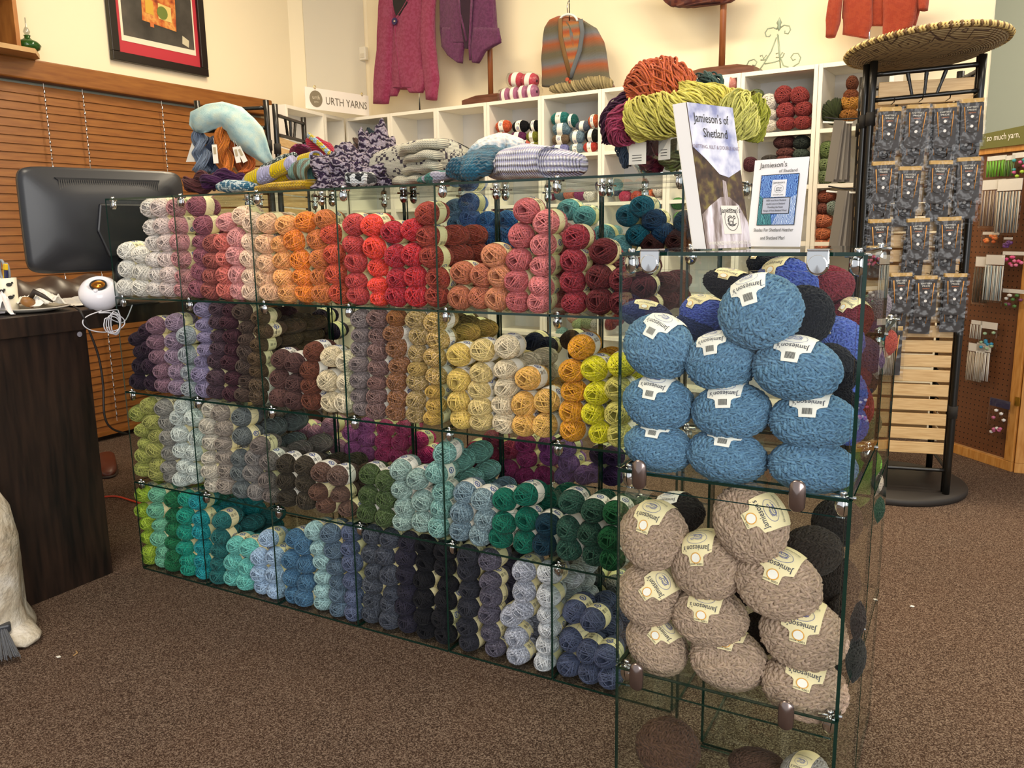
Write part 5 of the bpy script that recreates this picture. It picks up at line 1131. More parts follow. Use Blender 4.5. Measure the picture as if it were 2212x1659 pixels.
for k in range(150):
    a = 2*math.pi*k/150; R_ = .283; mb.tube([(math.cos(a+.02*math.sin(t*1.57))*(R_+.009*math.cos(t*1.05)), math.sin(a+.02*math.sin(t*1.57))*(R_+.009*math.cos(t*1.05)), .044+.009*math.sin(t*1.05)) for t in range(6)], .0042, 4, True, mi=0 if k % 3 else 1)
kid(mb, 'wrapped_rim', [plain('d0b472', .6), plain('6b5030', .7)], tr, True)
tr.rotation_euler = (math.radians(-3), math.radians(-4), 0)
# needle packets
def packet_master():
    r_ = thing('needle_packet', (0, 0, 0), 'x', 'needle packet'); w, h = .078, .150
    mb = MB(); vs = []; nx, ny = 7, 12
    for s in (0, 1):
        for j in range(ny+1):
            for i in range(nx+1):
                x = (i/nx-.5)*w*1.28; z_ = -.006-(j/ny)*(h+.03); e = min(i, nx-i)/nx*2*min(1, j/2)*min(1, (ny-j)/2)
                vs.append((x, (-.0012-.004*e+noise.noise(Vector((x*40, z_*25, 3)))*.0016*(e > 0)) if s == 0 else (.001+.003*e), z_))
    N = (nx+1)*(ny+1); fs = []
    for s in (0, 1):
        for j in range(ny):
            for i in range(nx):
                q = (s*N+j*(nx+1)+i, s*N+j*(nx+1)+i+1, s*N+(j+1)*(nx+1)+i+1, s*N+(j+1)*(nx+1)+i); fs.append(q[::-1] if s == 0 else q)
    mb._add(vs, fs); kid(mb, 'clear_bag', PLASTIC, r_, True)
    kid(MB().box((-w/2, -.0008, -h-.016), (w/2, .0008, -.022)), 'card', plain('2e2928', .55), r_)
    kid(MB().box((-w/2, -.001, -.020), (w/2, .001, -.006)), 'header_strip', plain('c9a052', .5), r_)
    for sx, lean in ((-1, -.10), (1, .12)):
        kid(MB().tube([(sx*w*.36, -.0035, -.035), (sx*w*.36-lean*.06, -.0035, -.125)], [.0018, .0012], 7), 'needle', plain('d9964a', .35), r_, True)
    kid(MB().tube([(w*.3*math.cos(t*.4), -.003, -.105+w*.3*math.sin(t*.4)) for t in range(16)], .0008, 5, True), 'cable', plain('111111', .3), r_)
    for z_ in (-.070, -.105): kid(MB().lathe([(0, 0), (.0055, 0), (.0055, .0006), (0, .0006)], 14, Matrix.Translation((0, -.0012, z_)) @ Matrix.Rotation(math.pi/2, 4, 'X')), 'size_badge', plain('f0ece6', .5), r_)
    mb = MB(); Mx = Matrix(((1, 0, 0, 0), (0, 0, -1, -.0012), (0, 1, 0, 0), (0, 0, 0, 1)))
    put_text(mb, "KNITTER'S", .0085, Mx @ Matrix.Translation((0, -.037, 0))); put_text(mb, "PRIDE", .0085, Mx @ Matrix.Translation((0, -.047, 0)), sx=1.3); kid(mb, 'brand_lettering', PAPER, r_)
    mb = MB(); put_text(mb, "BAMBOO", .006, Mx @ Matrix.Translation((0, -.057, 0))); kid(mb, 'orange_lettering', plain('d9772e', .5), r_)
    sub(r_, 'card', 'size_badge', 'brand_lettering', 'orange_lettering'); return r_
PK = packet_master(); first = [True]
def hook(loc, dirn, L=.07):
    loc = Vector(loc); return tag(MB().tube([loc, loc+dirn*L, loc+dirn*(L+.01)+Vector((0, 0, .01))], .0022, 6).build('peg_hook', plain('15120f', .3, .3)), None, None)
np_ = -pp                                         # out of the front panel
def onrack(px, py, out=.0):
    v = _f + RT*((px-1106)/CF) - UP*((py-829.5)/CF); c_ = np_.dot(A0)+.012+out; return CP+v*((c_-np_.dot(CP))/np_.dot(v))
rows = [('top row', [(1925, 228), (1985, 222), (2043, 220), (2102, 209)]), ('second row', [(1910, 345), (1968, 356), (2035, 343), (2095, 336)]), ('third row', [(1902, 470), (1985, 468), (2053, 465)]), ('fourth row', [(1948, 586), (2002, 592), (2066, 587)])]
ON = ['leftmost', 'second from left', 'third from left', 'rightmost']; hooks = MB()
for rn, pts in rows:
    for i, (x, y) in enumerate(pts):
        for k in range(3):
            p = onrack(x-3*(2-k), y+(14 if k == 0 else 0)*1.0, .016+.014*k)
            q = PK if first[0] else copy_tree(PK)
            first[0] = False; q.location = p; q.rotation_euler = (rnd(-.03, .03), rnd(-.05, .05), math.atan2(dd.y, dd.x)+rnd(-.12, .12))
            if k == 0: q.location.z -= .045
            nm = ON[3] if i == len(pts)-1 else ON[i]
            q['label'] = f"needle packet, {rn} on rack, {nm} peg, {['rearmost, lower', 'middle one', 'front one'][k]}"; q['group'] = 'needle packets hanging on the bamboo rack'
        a = onrack(x, y-2, .0); kid(MB().tube([rel(a), rel(a)+np_*.075, rel(a)+np_*.085+Vector((0, 0, .012))], .002, 6), 'peg_hook', plain('15120f', .3, .3), rk)
p = onrack(1925, 700, .016); q = copy_tree(PK); q.location = p; q.rotation_euler = (0, 0, math.atan2(dd.y, dd.x)); q.scale = (1.15, 1, 1.25); q['label'] = 'single dark needle packet hanging alone low on the bare slats'; q['group'] = 'needle packets hanging on the bamboo rack'
# pattern leaflets hanging on the left side of the rack
for (x, y), lb in (((1815, 262), 'bunch of long clear-bagged patterns hanging at rack left side, upper'), ((1822, 412), 'bunch of long clear-bagged patterns hanging at rack left side, lower')):
    c = at(x, y, y=1.98); lf = thing('pattern_leaflets', c, lb, 'patterns')
    for k in range(7):
        kid(MB().box((-.018+k*.004, -.04+k*.012, -.24+.01*(k % 2)), (.016+k*.004, -.0385+k*.012, 0), M=Matrix.Rotation(.10-.02*k, 4, 'Y')), 'leaflet', plain(['6f6556', '8a7f70', '564c40', '9a8e7c'][k % 4], .5), lf)
    kid(MB().tube([(-.06, -.0, .02), (.0, 0, .008), (.10, 0, .006)], .003, 6), 'hook', plain('15120f', .3), lf)
    kid(MB().tube([(-.065, -.01, .0), (.0, -.01, -.008), (.05, -.01, -.01)], .004, 6), 'white_tip', PAPER, lf)
# left rack behind the case
C0, C1, C2, C3 = Vector((-.987, 1.265, 0)), Vector((-.70, 1.44, 0)), Vector((-.672, 1.47, 0)), Vector((-.90, 1.92, 0))
rl = thing('bamboo_display_rack', ((C0.x+C3.x)/2, (C0.y+C3.y)/2, 0), 'black bamboo rack with slats behind the left glass case', 'rack'); orr = Vector(rl.location)
sl2 = [(1.58-.05*i, .042) for i in range(28)]
rack_panel(rl, C0-orr, C1-orr, 1.772, sl2, z0=0); rack_panel(rl, C2-orr, C3-orr, 1.755, sl2, z0=0)
# ---- hanks and shawl hanging on the left rack
def LP(x, y, out=0.0):        # crop (400,200) scale 6.144, plane of the left rack front
    d2 = (C1-C0).normalized(); n2 = Vector((d2.y, -d2.x, 0)); v = _f + RT*((400+x/6.144-1106)/CF) - UP*((200+y/6.144-829.5)/CF); return CP+v*((n2.dot(C0)+out-n2.dot(CP))/n2.dot(v))
bundle_obj('yarn_hank', [LP(480, 430, .09), LP(490, 560, .10), LP(510, 720, .11), LP(520, 900, .11), LP(570, 1100, .10)], .044, 44, 'e67a1c', 'bright orange twisted hank, front one hanging on left rack', twist=1.3, ply2=True, tr=.0035, taper=lambda f: .75+.35*f)
bundle_obj('yarn_hank', [LP(600, 560, .06), LP(690, 700, .06), LP(770, 850, .07), LP(790, 1060, .07)], .05, 44, 'd5601a', 'dark orange twisted hank hanging behind the bright orange one', twist=1.3, ply2=True, tr=.0035, taper=lambda f: .75+.35*f)
bundle_obj('yarn_hank', [LP(190, 480, .07), LP(190, 640, .08), LP(220, 820, .08), LP(225, 1040, .08)], .040, 44, '8698ae', 'blue grey twisted hank hanging at the left of rack', twist=1.4, ply2=True, tr=.0035, taper=lambda f: .8+.3*f)
bundle_obj('yarn_hank', [LP(330, 600, .04), LP(350, 760, .04), LP(380, 900, .04), LP(420, 1070, .04)], .036, 40, '46546c', 'dark slate hank half hidden between blue grey and orange hanks', twist=1.4, ply2=True, tr=.0035, taper=lambda f: .8+.3*f)
n = NT('pale_aqua_felt'); n.set(n.ramp(n.noise(26, detail=5), [(.3, '8fb4ba'), (.5, 'a9c4c4'), (.7, 'bccabc')]), .95); n.bump(n.noise(240), .5, .003); AQ = n.m
secs = []; dz2 = (C1-C0).normalized(); n2 = Vector((dz2.y, -dz2.x, 0))
pth = [(140, 520, .010), (158, 470, .030), (190, 390, .045), (330, 320, .05), (500, 300, .055), (640, 350, .06), (760, 470, .065), (870, 600, .065), (960, 720, .05), (1050, 830, .035), (1140, 960, .015)]
P = [LP(x, y, .12) for x, y, _ in pth]
for i, (x, y, r_) in enumerate(pth):
    t = (P[min(i+1, len(P)-1)]-P[max(i-1, 0)]).normalized(); u = t.cross(n2).normalized(); secs.append((P[i], u*r_*1.15, n2*r_*.8))
sh_ = MB().loft(secs, 30, nz=.014, nf=16, folds=4, fa=.006, seed=2); tag(sh_.build('shawl', AQ, None, True), 'pale aqua felted shawl draped over the hanks on left rack', 'shawl')
for (x, y), (x2, y2), lb in (((385, 690), (410, 940), 'cream paper swing tag on the blue grey hank side'), ((660, 720), (710, 930), 'cream paper swing tag hanging on the orange hank'), ((700, 720), (800, 920), 'cream paper tag crossed over the other orange hank tag')):
    a, b = LP(x, y, .16), LP(x2, y2, .165); d3 = (b-a).normalized(); w_ = d3.cross(n2).normalized()*.012
    tg = thing('swing_tag', a, lb, 'tag'); mb = MB(); V = [a-w_, a+w_, b+w_, b-w_]; V = [v_-a for v_ in V]; mb._add(V+[v_-n2*.001 for v_ in V], [(0, 1, 2, 3), (7, 6, 5, 4), (0, 4, 5, 1), (1, 5, 6, 2), (2, 6, 7, 3), (3, 7, 4, 0)]); kid(mb, 'card', PAPER, tg)
    kid(MB().box((-.006, .012, 0), (.006, .045, .0006), M=frame(n2*.0012, w_, d3)), 'printed_panel', plain('b8a888', .6), tg); kid(MB().tube([(0, 0, 0), tuple(-d3*.03)], .0008, 4), 'string', PAPER, tg)
a = LP(70, 640, .05); tag(MB().poly([(-.03, -.10), (.035, -.10), (.035, 0), (.01, 0)], .001, frame(a, dz2)).build('price_card', PAPER), 'white card hanging behind the blue grey hank', 'card')
# ------------------------------------------------------------ knitwear on the case top
TZ = 1.246
def TP(x, y, yy, crop=(600, 180, 4.809)): return at(crop[0]+x/crop[2], crop[1]+y/crop[2], y=yy)
def knitwear(name, path, mat, label, cat, nz=.006, nf=20, folds=0, fa=0, open_=False, p=2.2, n=32, seed=0, grp='knitted things piled on the glass case'):
    """path: (point, half width, half height) widths level or square to the path"""
    pts = [Vector(q[0]) for q in path]; secs = []; N = len(pts)
    P2 = []
    for i in range(N-1):
        for k in range(5): t = k/5; P2.append((pts[i].lerp(pts[i+1], t), path[i][1]*(1-t)+path[i+1][1]*t, path[i][2]*(1-t)+path[i+1][2]*t))
    P2.append((pts[-1], path[-1][1], path[-1][2]))
    for i, (c, w, h) in enumerate(P2):
        t = P2[min(i+1, len(P2)-1)][0]-P2[max(i-1, 0)][0]; t.normalize(); s_ = t.cross(Vector((0, 0, 1)))
        if s_.length < .2: s_ = Vector((1, 0, 0))
        s_.normalize(); u = s_.cross(t).normalized(); secs.append((c, s_*w, u*h))
    if open_:
        c, u, w = secs[-1]; t = (P2[-1][0]-P2[-2][0]).normalized()
        secs += [(c+t*.004, u*.97, w*.97), (c+t*.002, u*.80, w*.78), (c-t*.04, u*.72, w*.68)]
    mb = MB().loft(secs, n, nz=nz, nf=nf, folds=folds, fa=fa, seed=seed, p=p)
    o = mb.build(name, mat, None, True)
    lowz = min(v.co.z for v in o.data.vertices)+o.location.z
    if lowz < TZ: o.location.z += TZ-lowz
    return tag(o, label, cat, grp)
def bx_(px, py, yy): return at(px, py, y=yy)
YL = knit('yellow_lavender_lace', 'b0aed0', 'd8ba08', 11, 75, axis=0); MU = knit('mustard_rib', 'b08a1a', 'cba424', 40, 60, mode='fleck')
knitwear('knitted_sock', [(bx_(526, 400, .14), .018, .012), (bx_(545, 390, .14), .03, .022), (bx_(575, 378, .15), .03, .024), (bx_(600, 366, .16), .026, .022), (bx_(635, 352, .17), .026, .022)], YL, 'yellow and lavender striped lace sock, nearest the case edge', 'sock', nz=.004)
knitwear('knitted_sock', [(bx_(590, 392, .2), .03, .02), (bx_(625, 374, .21), .028, .024), (bx_(655, 352, .22), .028, .024), (bx_(686, 340, .22), .026, .02)], YL, 'yellow and lavender striped lace sock, behind the nearest one', 'sock', nz=.004, open_=True)
knitwear('knitted_mitten', [(bx_(565, 408, .08), .03, .008), (bx_(600, 404, .08), .035, .011), (bx_(640, 400, .08), .035, .012), (bx_(675, 398, .08), .03, .014)], MU, 'mustard yellow mitten lying flat at the front edge', 'mitten', nz=.003, p=3)
knitwear('knitted_slipper', [(bx_(478, 407, .1), .02, .012), (bx_(495, 404, .1), .028, .02), (bx_(520, 403, .1), .03, .018), (bx_(545, 404, .1), .025, .012)], knit('blue_white_fleck', '2f6a86', 'c8d8dc', 90, 90, mode='fleck'), 'blue knitted slipper with white flecks at left end', 'slipper', nz=.004)
knitwear('knitted_sock', [(Vector((bx_(560, 380, .3).x, .3, TZ+.012)), .02, .012), (bx_(565, 372, .3), .02, .018), (bx_(590, 358, .3), .022, .018), (bx_(620, 342, .3), .02, .016), (bx_(636, 334, .3), .012, .01)], knit('dark_green_white_dot', '1f3330', 'c8d4cc', 110, 60, mode='fleck', c3='1f3330'), 'dark green sock with white dots leaning up behind yellow ones', 'sock')
bundle_obj('yarn_hank', [bx_(402, 409, .33), bx_(425, 402, .33), bx_(455, 400, .35), bx_(470, 402, .37)], .038, 44, '5a3034', 'dark maroon hank lying at left end of the case top', twist=1.2, ply2=True, tr=.003, taper=sm).location.z += .012
bundle_obj('yarn_hank', [bx_(438, 407, .16), bx_(465, 398, .17), bx_(495, 398, .2), bx_(530, 396, .24)], .032, 44, '3f1d42', 'deep purple hank lying beside the maroon hank', twist=1.0, ply2=True, tr=.003, taper=sm).location.z += .014
knitwear('knitted_hat', [(bx_(668, 362, .4), .03, .03), (bx_(658, 345, .4), .036, .034), (bx_(650, 330, .36), .036, .034)], knit('maroon_pink_variegated', '6a2438', 'a04468', 22, 60, mode='fleck', c3='5a2a4a'), 'maroon and pink cuff with dark open end facing viewer', 'cuff', open_=True)
knitwear('knitted_mitten', [(bx_(664, 298, .42), .008, .012), (bx_(676, 312, .42), .018, .034), (bx_(700, 332, .42), .02, .04), (bx_(728, 350, .42), .018, .03), (bx_(748, 364, .42), .014, .02), (Vector((bx_(752, 372, .42).x, .42, TZ+.012)), .02, .012)], knit('red_mitten_knit', 'b4223a', '2a3468', 9, 90, mode='stripe', axis=1, c3='b4223a'), 'red and navy mitten propped up, its tip pointing left', 'mitten')
MB_ = [bx_(666, 292, .395), bx_(684, 306, .385), (bx_(710, 330, .385)), (bx_(735, 350, .385)), (bx_(748, 356, .39))]
o = MB().tube(MB_, .010, 8, flat=.6).build('braided_trim', knit('blue_yellow_braid', 'a8c8dc', 'd8c030', 70, 60, mode='fleck'), bpy.data.objects['knitted_mitten.001'], True)
knitwear('knitted_cuff', [(bx_(640, 372, .18), .03, .026), (bx_(665, 368, .17), .036, .034), (bx_(688, 378, .10), .04, .036)], knit('olive_teal_stripe', '5a5236', '5f8c82', 18, 60, axis=0), 'olive and teal striped cuff, dark opening toward the viewer', 'cuff', open_=True, nz=.005)
VAR = knit('purple_grey_variegated', '2e1838', 'a89cac', 26, 55, mode='stripe', c3='5d4a68')
n = NT('shawl_wave_knit'); w1 = n.add('ShaderNodeTexWave', wave_type='BANDS', bands_direction='Z'); n.t.links.new(n.obj(), w1.inputs[0]); w1.inputs['Scale'].default_value = 17; w1.inputs['Distortion'].default_value = 9; w1.inputs['Detail'].default_value = 2; w1.inputs['Detail Scale'].default_value = 3
n.set(n.ramp(w1.outputs['Fac'], [(.2, '22142c'), (.42, '4a2c56'), (.55, 'b4a8b4'), (.85, '8f8490')]), .95); n.bump(w1.outputs['Fac'], 1.0, .008); VAR = n.m
def heap(loc, sx, sy, sz_, m_, name, label, cat, seed, nz=.5, fr=2.6, lobes=None):
    mb = MB(); nu, nv = 56, 28; vs = []
    for j in range(nv+1):
        for i in range(nu):
            th = math.pi/2*j/nv; ph = 2*math.pi*i/nu; d = Vector((math.cos(ph)*math.cos(th), math.sin(ph)*math.cos(th), math.sin(th)))
            r_ = 1+nz*noise.noise(d*fr+Vector((seed, 0, 0)))+nz*.45*abs(noise.noise(d*fr*2.7+Vector((0, seed, 0))))
            vs.append((d.x*sx*r_, d.y*sy*r_, max(0, d.z*sz_*r_ + (0 if j else 0))))
    mb._add(vs, [(j*nu+i, j*nu+(i+1) % nu, (j+1)*nu+(i+1) % nu, (j+1)*nu+i) for j in range(nv) for i in range(nu)]+[tuple(range(nu))[::-1]])
    o = bpy.data.objects.new(name, mb.mesh(name, m_, True)); COL.objects.link(o); o.location = loc; return tag(o, label, cat, 'knitted things piled on the glass case')
b0 = bx_(752, 408, .16); heap((b0.x, .17, TZ), .10, .11, .10, VAR, 'knitted_scarf', 'crumpled purple and grey wave knit scarf, left of the cream blanket', 'scarf', 3.3, .55, 2.4)
b1 = bx_(790, 395, .30); heap((b1.x+.01, .33, TZ), .075, .09, .165, VAR, 'knitted_scarf', 'taller peak of purple and grey wave knit behind the other heap', 'scarf', 7.7, .5, 2.2)
FI = knit('cream_fairisle', 'e6dfc8', '3a2838', 95, 150, mode='block'); 
# folded blanket: several thin layers
bl0 = bx_(890, 395, .28); fb = thing('folded_blanket', (bl0.x, .27, TZ), 'folded cream fair isle blanket with dark and green checks', 'blanket'); tag(fb, group='knitted things piled on the glass case')
secs = []
for i in range(21):
    t = i/20; x = -.17+.33*t; hz = .028+.030*math.sin(min(1, t*1.25)*math.pi*.5); secs.append(((x, .02, hz+.004), (0, .12, -.02), (0, .012, hz)))
kid(MB().loft(secs, 36, nz=.010, nf=9, p=2.8, seed=4), 'patterned_body', FI, fb, True)
RIB = knit('cream_rib', 'e2dac0', None, 0, 110)
for k, (zz_, rr_) in enumerate(((.018, .013), (.044, .012), (.068, .012), (.092, .013))):
    secs = []
    for i in range(13): t = i/12; secs.append(((.02+.15*t+.008*k, -.075+.02*math.sin(t*3+k), zz_+.018*t*k*.35+.003*math.sin(t*15+k)), (0, .05*math.sin(math.pi*(.15+.7*t)), 0), (0, 0, rr_)))
    kid(MB().loft(secs, 20, nz=.004, nf=22, p=2.6, seed=k), 'fold', RIB, fb, True)
fb.rotation_euler.z = -.1
knitwear('rolled_sock', [(bx_(752, 398, .05), .018, .018), (bx_(775, 398, .06), .022, .02), (bx_(800, 398, .12), .02, .018)][::-1], knit('black_white_marl', '23272a', 'd8dcdc', 60, 70, mode='fleck'), 'small black and white rolled sock at the front edge', 'sock', open_=True)
knitwear('knitted_scarf', [(bx_(915, 398, .12), .03, .010), (bx_(945, 394, .12), .04, .016), (bx_(990, 388, .14), .035, .014)], knit('teal_grey_ruffle', '3f7a70', 'a8a4b4', 24, 60, mode='fleck'), 'thin teal and grey ruffled scarf peeking under the blanket', 'scarf', nz=.01)
knitwear('knitted_hat', [(bx_(945, 352, .52), .05, .04), (bx_(985, 346, .52), .06, .045), (bx_(1025, 356, .50), .03, .02)], knit('pale_mauve_knit', 'b49ea4', None, 0, 70), 'pale mauve hat behind the cream blanket', 'hat')
knitwear('knitted_hat', [(bx_(905, 325, .5), .02, .012), (bx_(918, 330, .48), .03, .02), (bx_(932, 338, .46), .02, .016)], knit('rainbow_edge', 'b83a22', 'c8b428', 60, 60, mode='fleck', c3='6a8a2c'), 'red and yellow edged hat peeking over the blanket', 'hat')
TE = knit('teal_rib', '1c4a60', '2a6078', 30, 60, mode='fleck')
knitwear('knitted_hat', [(bx_(1012, 392, .04), .02, .018), (bx_(1028, 378, .08), .045, .026), (bx_(1045, 362, .14), .05, .028), (bx_(1062, 350, .2), .04, .024)], TE, 'teal blue knitted hat hanging over the glass edge', 'hat', folds=10, fa=.003)
knitwear('knitted_cuff', [(bx_(978, 360, .10), .03, .022), (bx_(1000, 368, .10), .035, .024), (bx_(1030, 372, .10), .03, .02)], TE, 'teal knitted mitten cuff left of the teal hat', 'mitten', folds=8, fa=.003)
n = NT('teal_to_white_knit'); sx_ = n.add('ShaderNodeSeparateXYZ'); n.t.links.new(n.obj(), sx_.inputs[0]); vz = n.add('ShaderNodeTexVoronoi'); n.t.links.new(n.obj(), vz.inputs['Vector']); vz.inputs['Scale'].default_value = 85
fz = n.math('ADD', n.math('MULTIPLY', sx_.outputs[2], 8.5), n.math('MULTIPLY', vz.outputs['Distance'], .4)); n.set(n.ramp(fz, [(.35, '2a5468'), (.62, '8ba4b4'), (.9, 'd9d2cc')]), .95); n.bump(vz.outputs['Distance'], 1, .006)
knitwear('knitted_hat', [(bx_(1000, 355, .30), .03, .02), (bx_(1045, 335, .32), .08, .04), (bx_(1090, 325, .36), .09, .05), (bx_(1130, 332, .38), .06, .03)], n.m, 'fading teal to white speckled hat behind the white cowl', 'hat', nz=.008)
n = NT('white_lilac_rib'); w1 = n.add('ShaderNodeTexWave', wave_type='BANDS', bands_direction='Z'); n.t.links.new(n.obj(), w1.inputs[0]); w1.inputs['Scale'].default_value = 22; w1.inputs['Distortion'].default_value = 1.5; w2 = n.add('ShaderNodeTexWave', wave_type='BANDS', bands_direction='X'); n.t.links.new(n.obj(), w2.inputs[0]); w2.inputs['Scale'].default_value = 55; w2.inputs['Distortion'].default_value = 2
f2 = n.math('MULTIPLY', w1.outputs['Fac'], w2.outputs['Fac']); n.set(n.ramp(f2, [(.05, 'b9b6d2'), (.3, 'e8e6ec'), (.6, 'f6f4f4')]), .95); n.bump(n.math('ADD', w1.outputs['Fac'], n.math('MULTIPLY', w2.outputs['Fac'], .5)), 1, .007)
a_, b_ = bx_(1062, 372, .12), bx_(1215, 362, .14)
knitwear('knitted_cowl', [(a_, .05, .020), (a_.lerp(b_, .12)+Vector((0, .02, .004)), .085, .034), (a_.lerp(b_, .5)+Vector((0, .02, .012)), .10, .043), (a_.lerp(b_, .88)+Vector((0, .02, .004)), .09, .036), (b_, .05, .02)], n.m, 'folded white and lilac ribbed cowl on the glass case', 'cowl', nz=.005, p=2.8)
# ------------------------------------------------------------ glass bowl with hanks
bc_ = at(1470, 338, y=.30); bc_.z = TZ; bw = thing('glass_bowl', bc_, 'large clear faceted bowl overflowing with lime and orange hanks', 'bowl')
mb = MB(); prof = [(.06, .001), (.095, .004), (.12, .04), (.138, .09), (.145, .125), (.150, .128), (.149, .132), (.138, .130), (.131, .09), (.113, .042), (.09, .010), (.0, .008)]
mb.lathe([(0, .001)]+prof, 36); kid(mb, 'bowl', glass_mat('bowl_crystal', 'e6eaee', 1.6, .04, .12), bw, True)
def BP(x, y, yy): return at(1200+x/3.95, y/3.95, y=yy)
def blob_hank(path, R, col, label, n_=90, tw=.6, **k): return bundle_obj('yarn_hank', path, R, n_, col, label, twist=tw, tr=.0021, group='hanks heaped in the glass bowl', **k)
dm = lambda f: .45+.55*math.sin(math.pi*f)**.6
blob_hank([BP(690, 830, .25), BP(780, 760, .24), BP(900, 740, .24), BP(1020, 770, .24), BP(1120, 820, .25)], .066, 'c9542a', 'rust orange hank, highest in the glass bowl', 190, .5, taper=dm)
blob_hank([BP(690, 1020, .14), BP(800, 1000, .13), BP(940, 985, .13), BP(1080, 970, .13), BP(1180, 960, .15)], .048, 'd3c458', 'lime green hank across the front of the bowl', 130, 1.0)
blob_hank([BP(1040, 880, .2), BP(1200, 880, .22), BP(1340, 900, .26), BP(1480, 930, .28), BP(1640, 960, .28)], .045, 'd0c052', 'lime green hank lying across the back right of bowl', 130, 1.0)
blob_hank([BP(1500, 930, .25), BP(1560, 980, .24), BP(1590, 1060, .24), BP(1600, 1150, .25)], .05, 'cdc666', 'pale lime hank end spilling over the bowl right rim', 120, .6, taper=lambda f: 1-.35*f)
blob_hank([BP(1640, 900, .3), BP(1710, 980, .3), BP(1700, 1080, .3), BP(1680, 1190, .31)], .036, 'a3a232', 'olive lime hank dangling off the far right of bowl', 90, .6, taper=lambda f: 1-.4*f)
blob_hank([BP(700, 880, .27), BP(600, 920, .26), BP(520, 1000, .26), BP(500, 1100, .26), BP(520, 1180, .27)], .035, '46233e', 'dark purple hank curving over the bowl left rim', 90, .7)
blob_hank([BP(700, 970, .17), BP(610, 1000, .15), BP(540, 1060, .15), BP(560, 1130, .16), BP(640, 1110, .17)], .032, 'a3355e', 'magenta hank at the left rim of the bowl', 90, .6)
blob_hank([BP(1190, 810, .34), BP(1290, 780, .33), BP(1390, 810, .34)], .045, '3c5650', 'dark green hank at the back of the glass bowl', 50, .6, taper=dm)
blob_hank([BP(560, 1200, .30), BP(590, 1310, .30), BP(640, 1400, .30)], .02, '5c6f84', 'slate blue hank hanging outside the bowl left side', 26, .6)
def inb(x, y, yy): q = BP(x, y, yy); return q
blob_hank([Vector((bc_.x-.07, bc_.y-.02, TZ+.03)), Vector((bc_.x-.05, bc_.y-.05, TZ+.06)), Vector((bc_.x-.06, bc_.y-.05, TZ+.10))], .03, '8c2a58', 'magenta yarn inside the bowl at left', 40, .8)
blob_hank([Vector((bc_.x-.01, bc_.y-.06, TZ+.03)), Vector((bc_.x+.02, bc_.y-.07, TZ+.06)), Vector((bc_.x+.07, bc_.y-.04, TZ+.06)), Vector((bc_.x+.07, bc_.y, TZ+.09))], .03, 'a8ac62', 'lime yarn pressed inside the bowl front', 50, .8)
for (x, y, w_, h_, rr) in ((700, 1310, 170, 180, .1), (930, 1260, 130, 200, -.1), (1075, 1200, 85, 150, .05)):
    c = BP(x, y, bc_.y-.128); s = 1/3.95*(c-CP).dot(_f)/CF; tg = thing('hank_label', c, {700: 'white hank label seen through the bowl, left one', 930: 'white hank label seen through the bowl, middle one', 1075: 'white hank label seen through the bowl, right one'}[x], 'label'); M = frame((0, 0, 0), (math.cos(rr-.3), math.sin(rr-.3), 0))
    kid(MB().poly([(-w_*s/2, -h_*s/2), (w_*s/2, -h_*s/2), (w_*s/2, h_*s/2), (-w_*s/2, h_*s/2)], .0008, M), 'paper', PAPER, tg); mb = MB()
    for k in range(3): mb.box((-w_*s*.3, -h_*s*(.1+.12*k), .0009), (w_*s*.25, -h_*s*(.1+.12*k)+.0015, .0012), M=M)
    kid(mb, 'print', DARKI, tg)
# ------------------------------------------------------------ booklet and book on the near case
FZ = 3*FH+.004
a, b = at(1606, 537, z=FZ), at(1727, 540, z=FZ)
a, b = at(1612, 534, y=-.20), at(1726, 536, y=-.23); 
a.z = b.z = FZ; dx = (b-a).normalized(); wdt = (b-a).length
top = at(1620, 350, y=-.20+.03).z-FZ
bk_ = thing('booklet', (a+b)/2, 'white standing booklet titled Shades for Shetland Heather, blue yarn photo', 'booklet')
Mk = frame((0, 0, .001), dx) @ Matrix.Rotation(-.12, 4, 'X'); hb = top*1.01
kid(MB().poly([(-wdt/2, 0), (wdt/2, 0), (wdt/2+.0, hb), (-wdt/2+.0, hb)], .003, Mk @ Matrix.Translation((0, 0, -.004))), 'cover', plain('ece9ea', .45), bk_)
u_ = wdt/124; X = lambda x: (x-670)*u_; Y = lambda y: hb*(1-(y-352)/(538-352))
n = NT('blue_yarn_photo'); w1 = n.add('ShaderNodeTexWave'); n.t.links.new(n.obj(), w1.inputs[0]); w1.inputs['Scale'].default_value = 130; w1.inputs['Distortion'].default_value = 22; w1.inputs['Detail'].default_value = 4; w1.inputs['Detail Scale'].default_value = .6; n.set(n.ramp(w1.outputs['Fac'], [(.1, '1f3f8c'), (.5, '3f73c4'), (.9, '86b0e4')]), .4); PH1 = n.m
n = NT('teal_yarn_photo'); w1 = n.add('ShaderNodeTexWave'); n.t.links.new(n.obj(), w1.inputs[0]); w1.inputs['Scale'].default_value = 140; w1.inputs['Distortion'].default_value = 16; w1.inputs['Detail Scale'].default_value = .7; n.set(n.ramp(w1.outputs['Fac'], [(.1, '123c4e'), (.6, '2f7c86'), (.9, '5aa0a4')]), .4); PH2 = n.m
n = NT('pale_yarn_photo'); w1 = n.add('ShaderNodeTexWave'); n.t.links.new(n.obj(), w1.inputs[0]); w1.inputs['Scale'].default_value = 140; w1.inputs['Distortion'].default_value = 16; w1.inputs['Detail Scale'].default_value = .7; n.set(n.ramp(w1.outputs['Fac'], [(.1, '5a78b8'), (.6, '9ab4dc'), (.9, 'd4e0f0')]), .4); PH3 = n.m
def rc(x0, y0, x1, y1, z=.0): return [(X(x0), Y(y1)), (X(x1), Y(y1)), (X(x1), Y(y0)), (X(x0), Y(y0))]
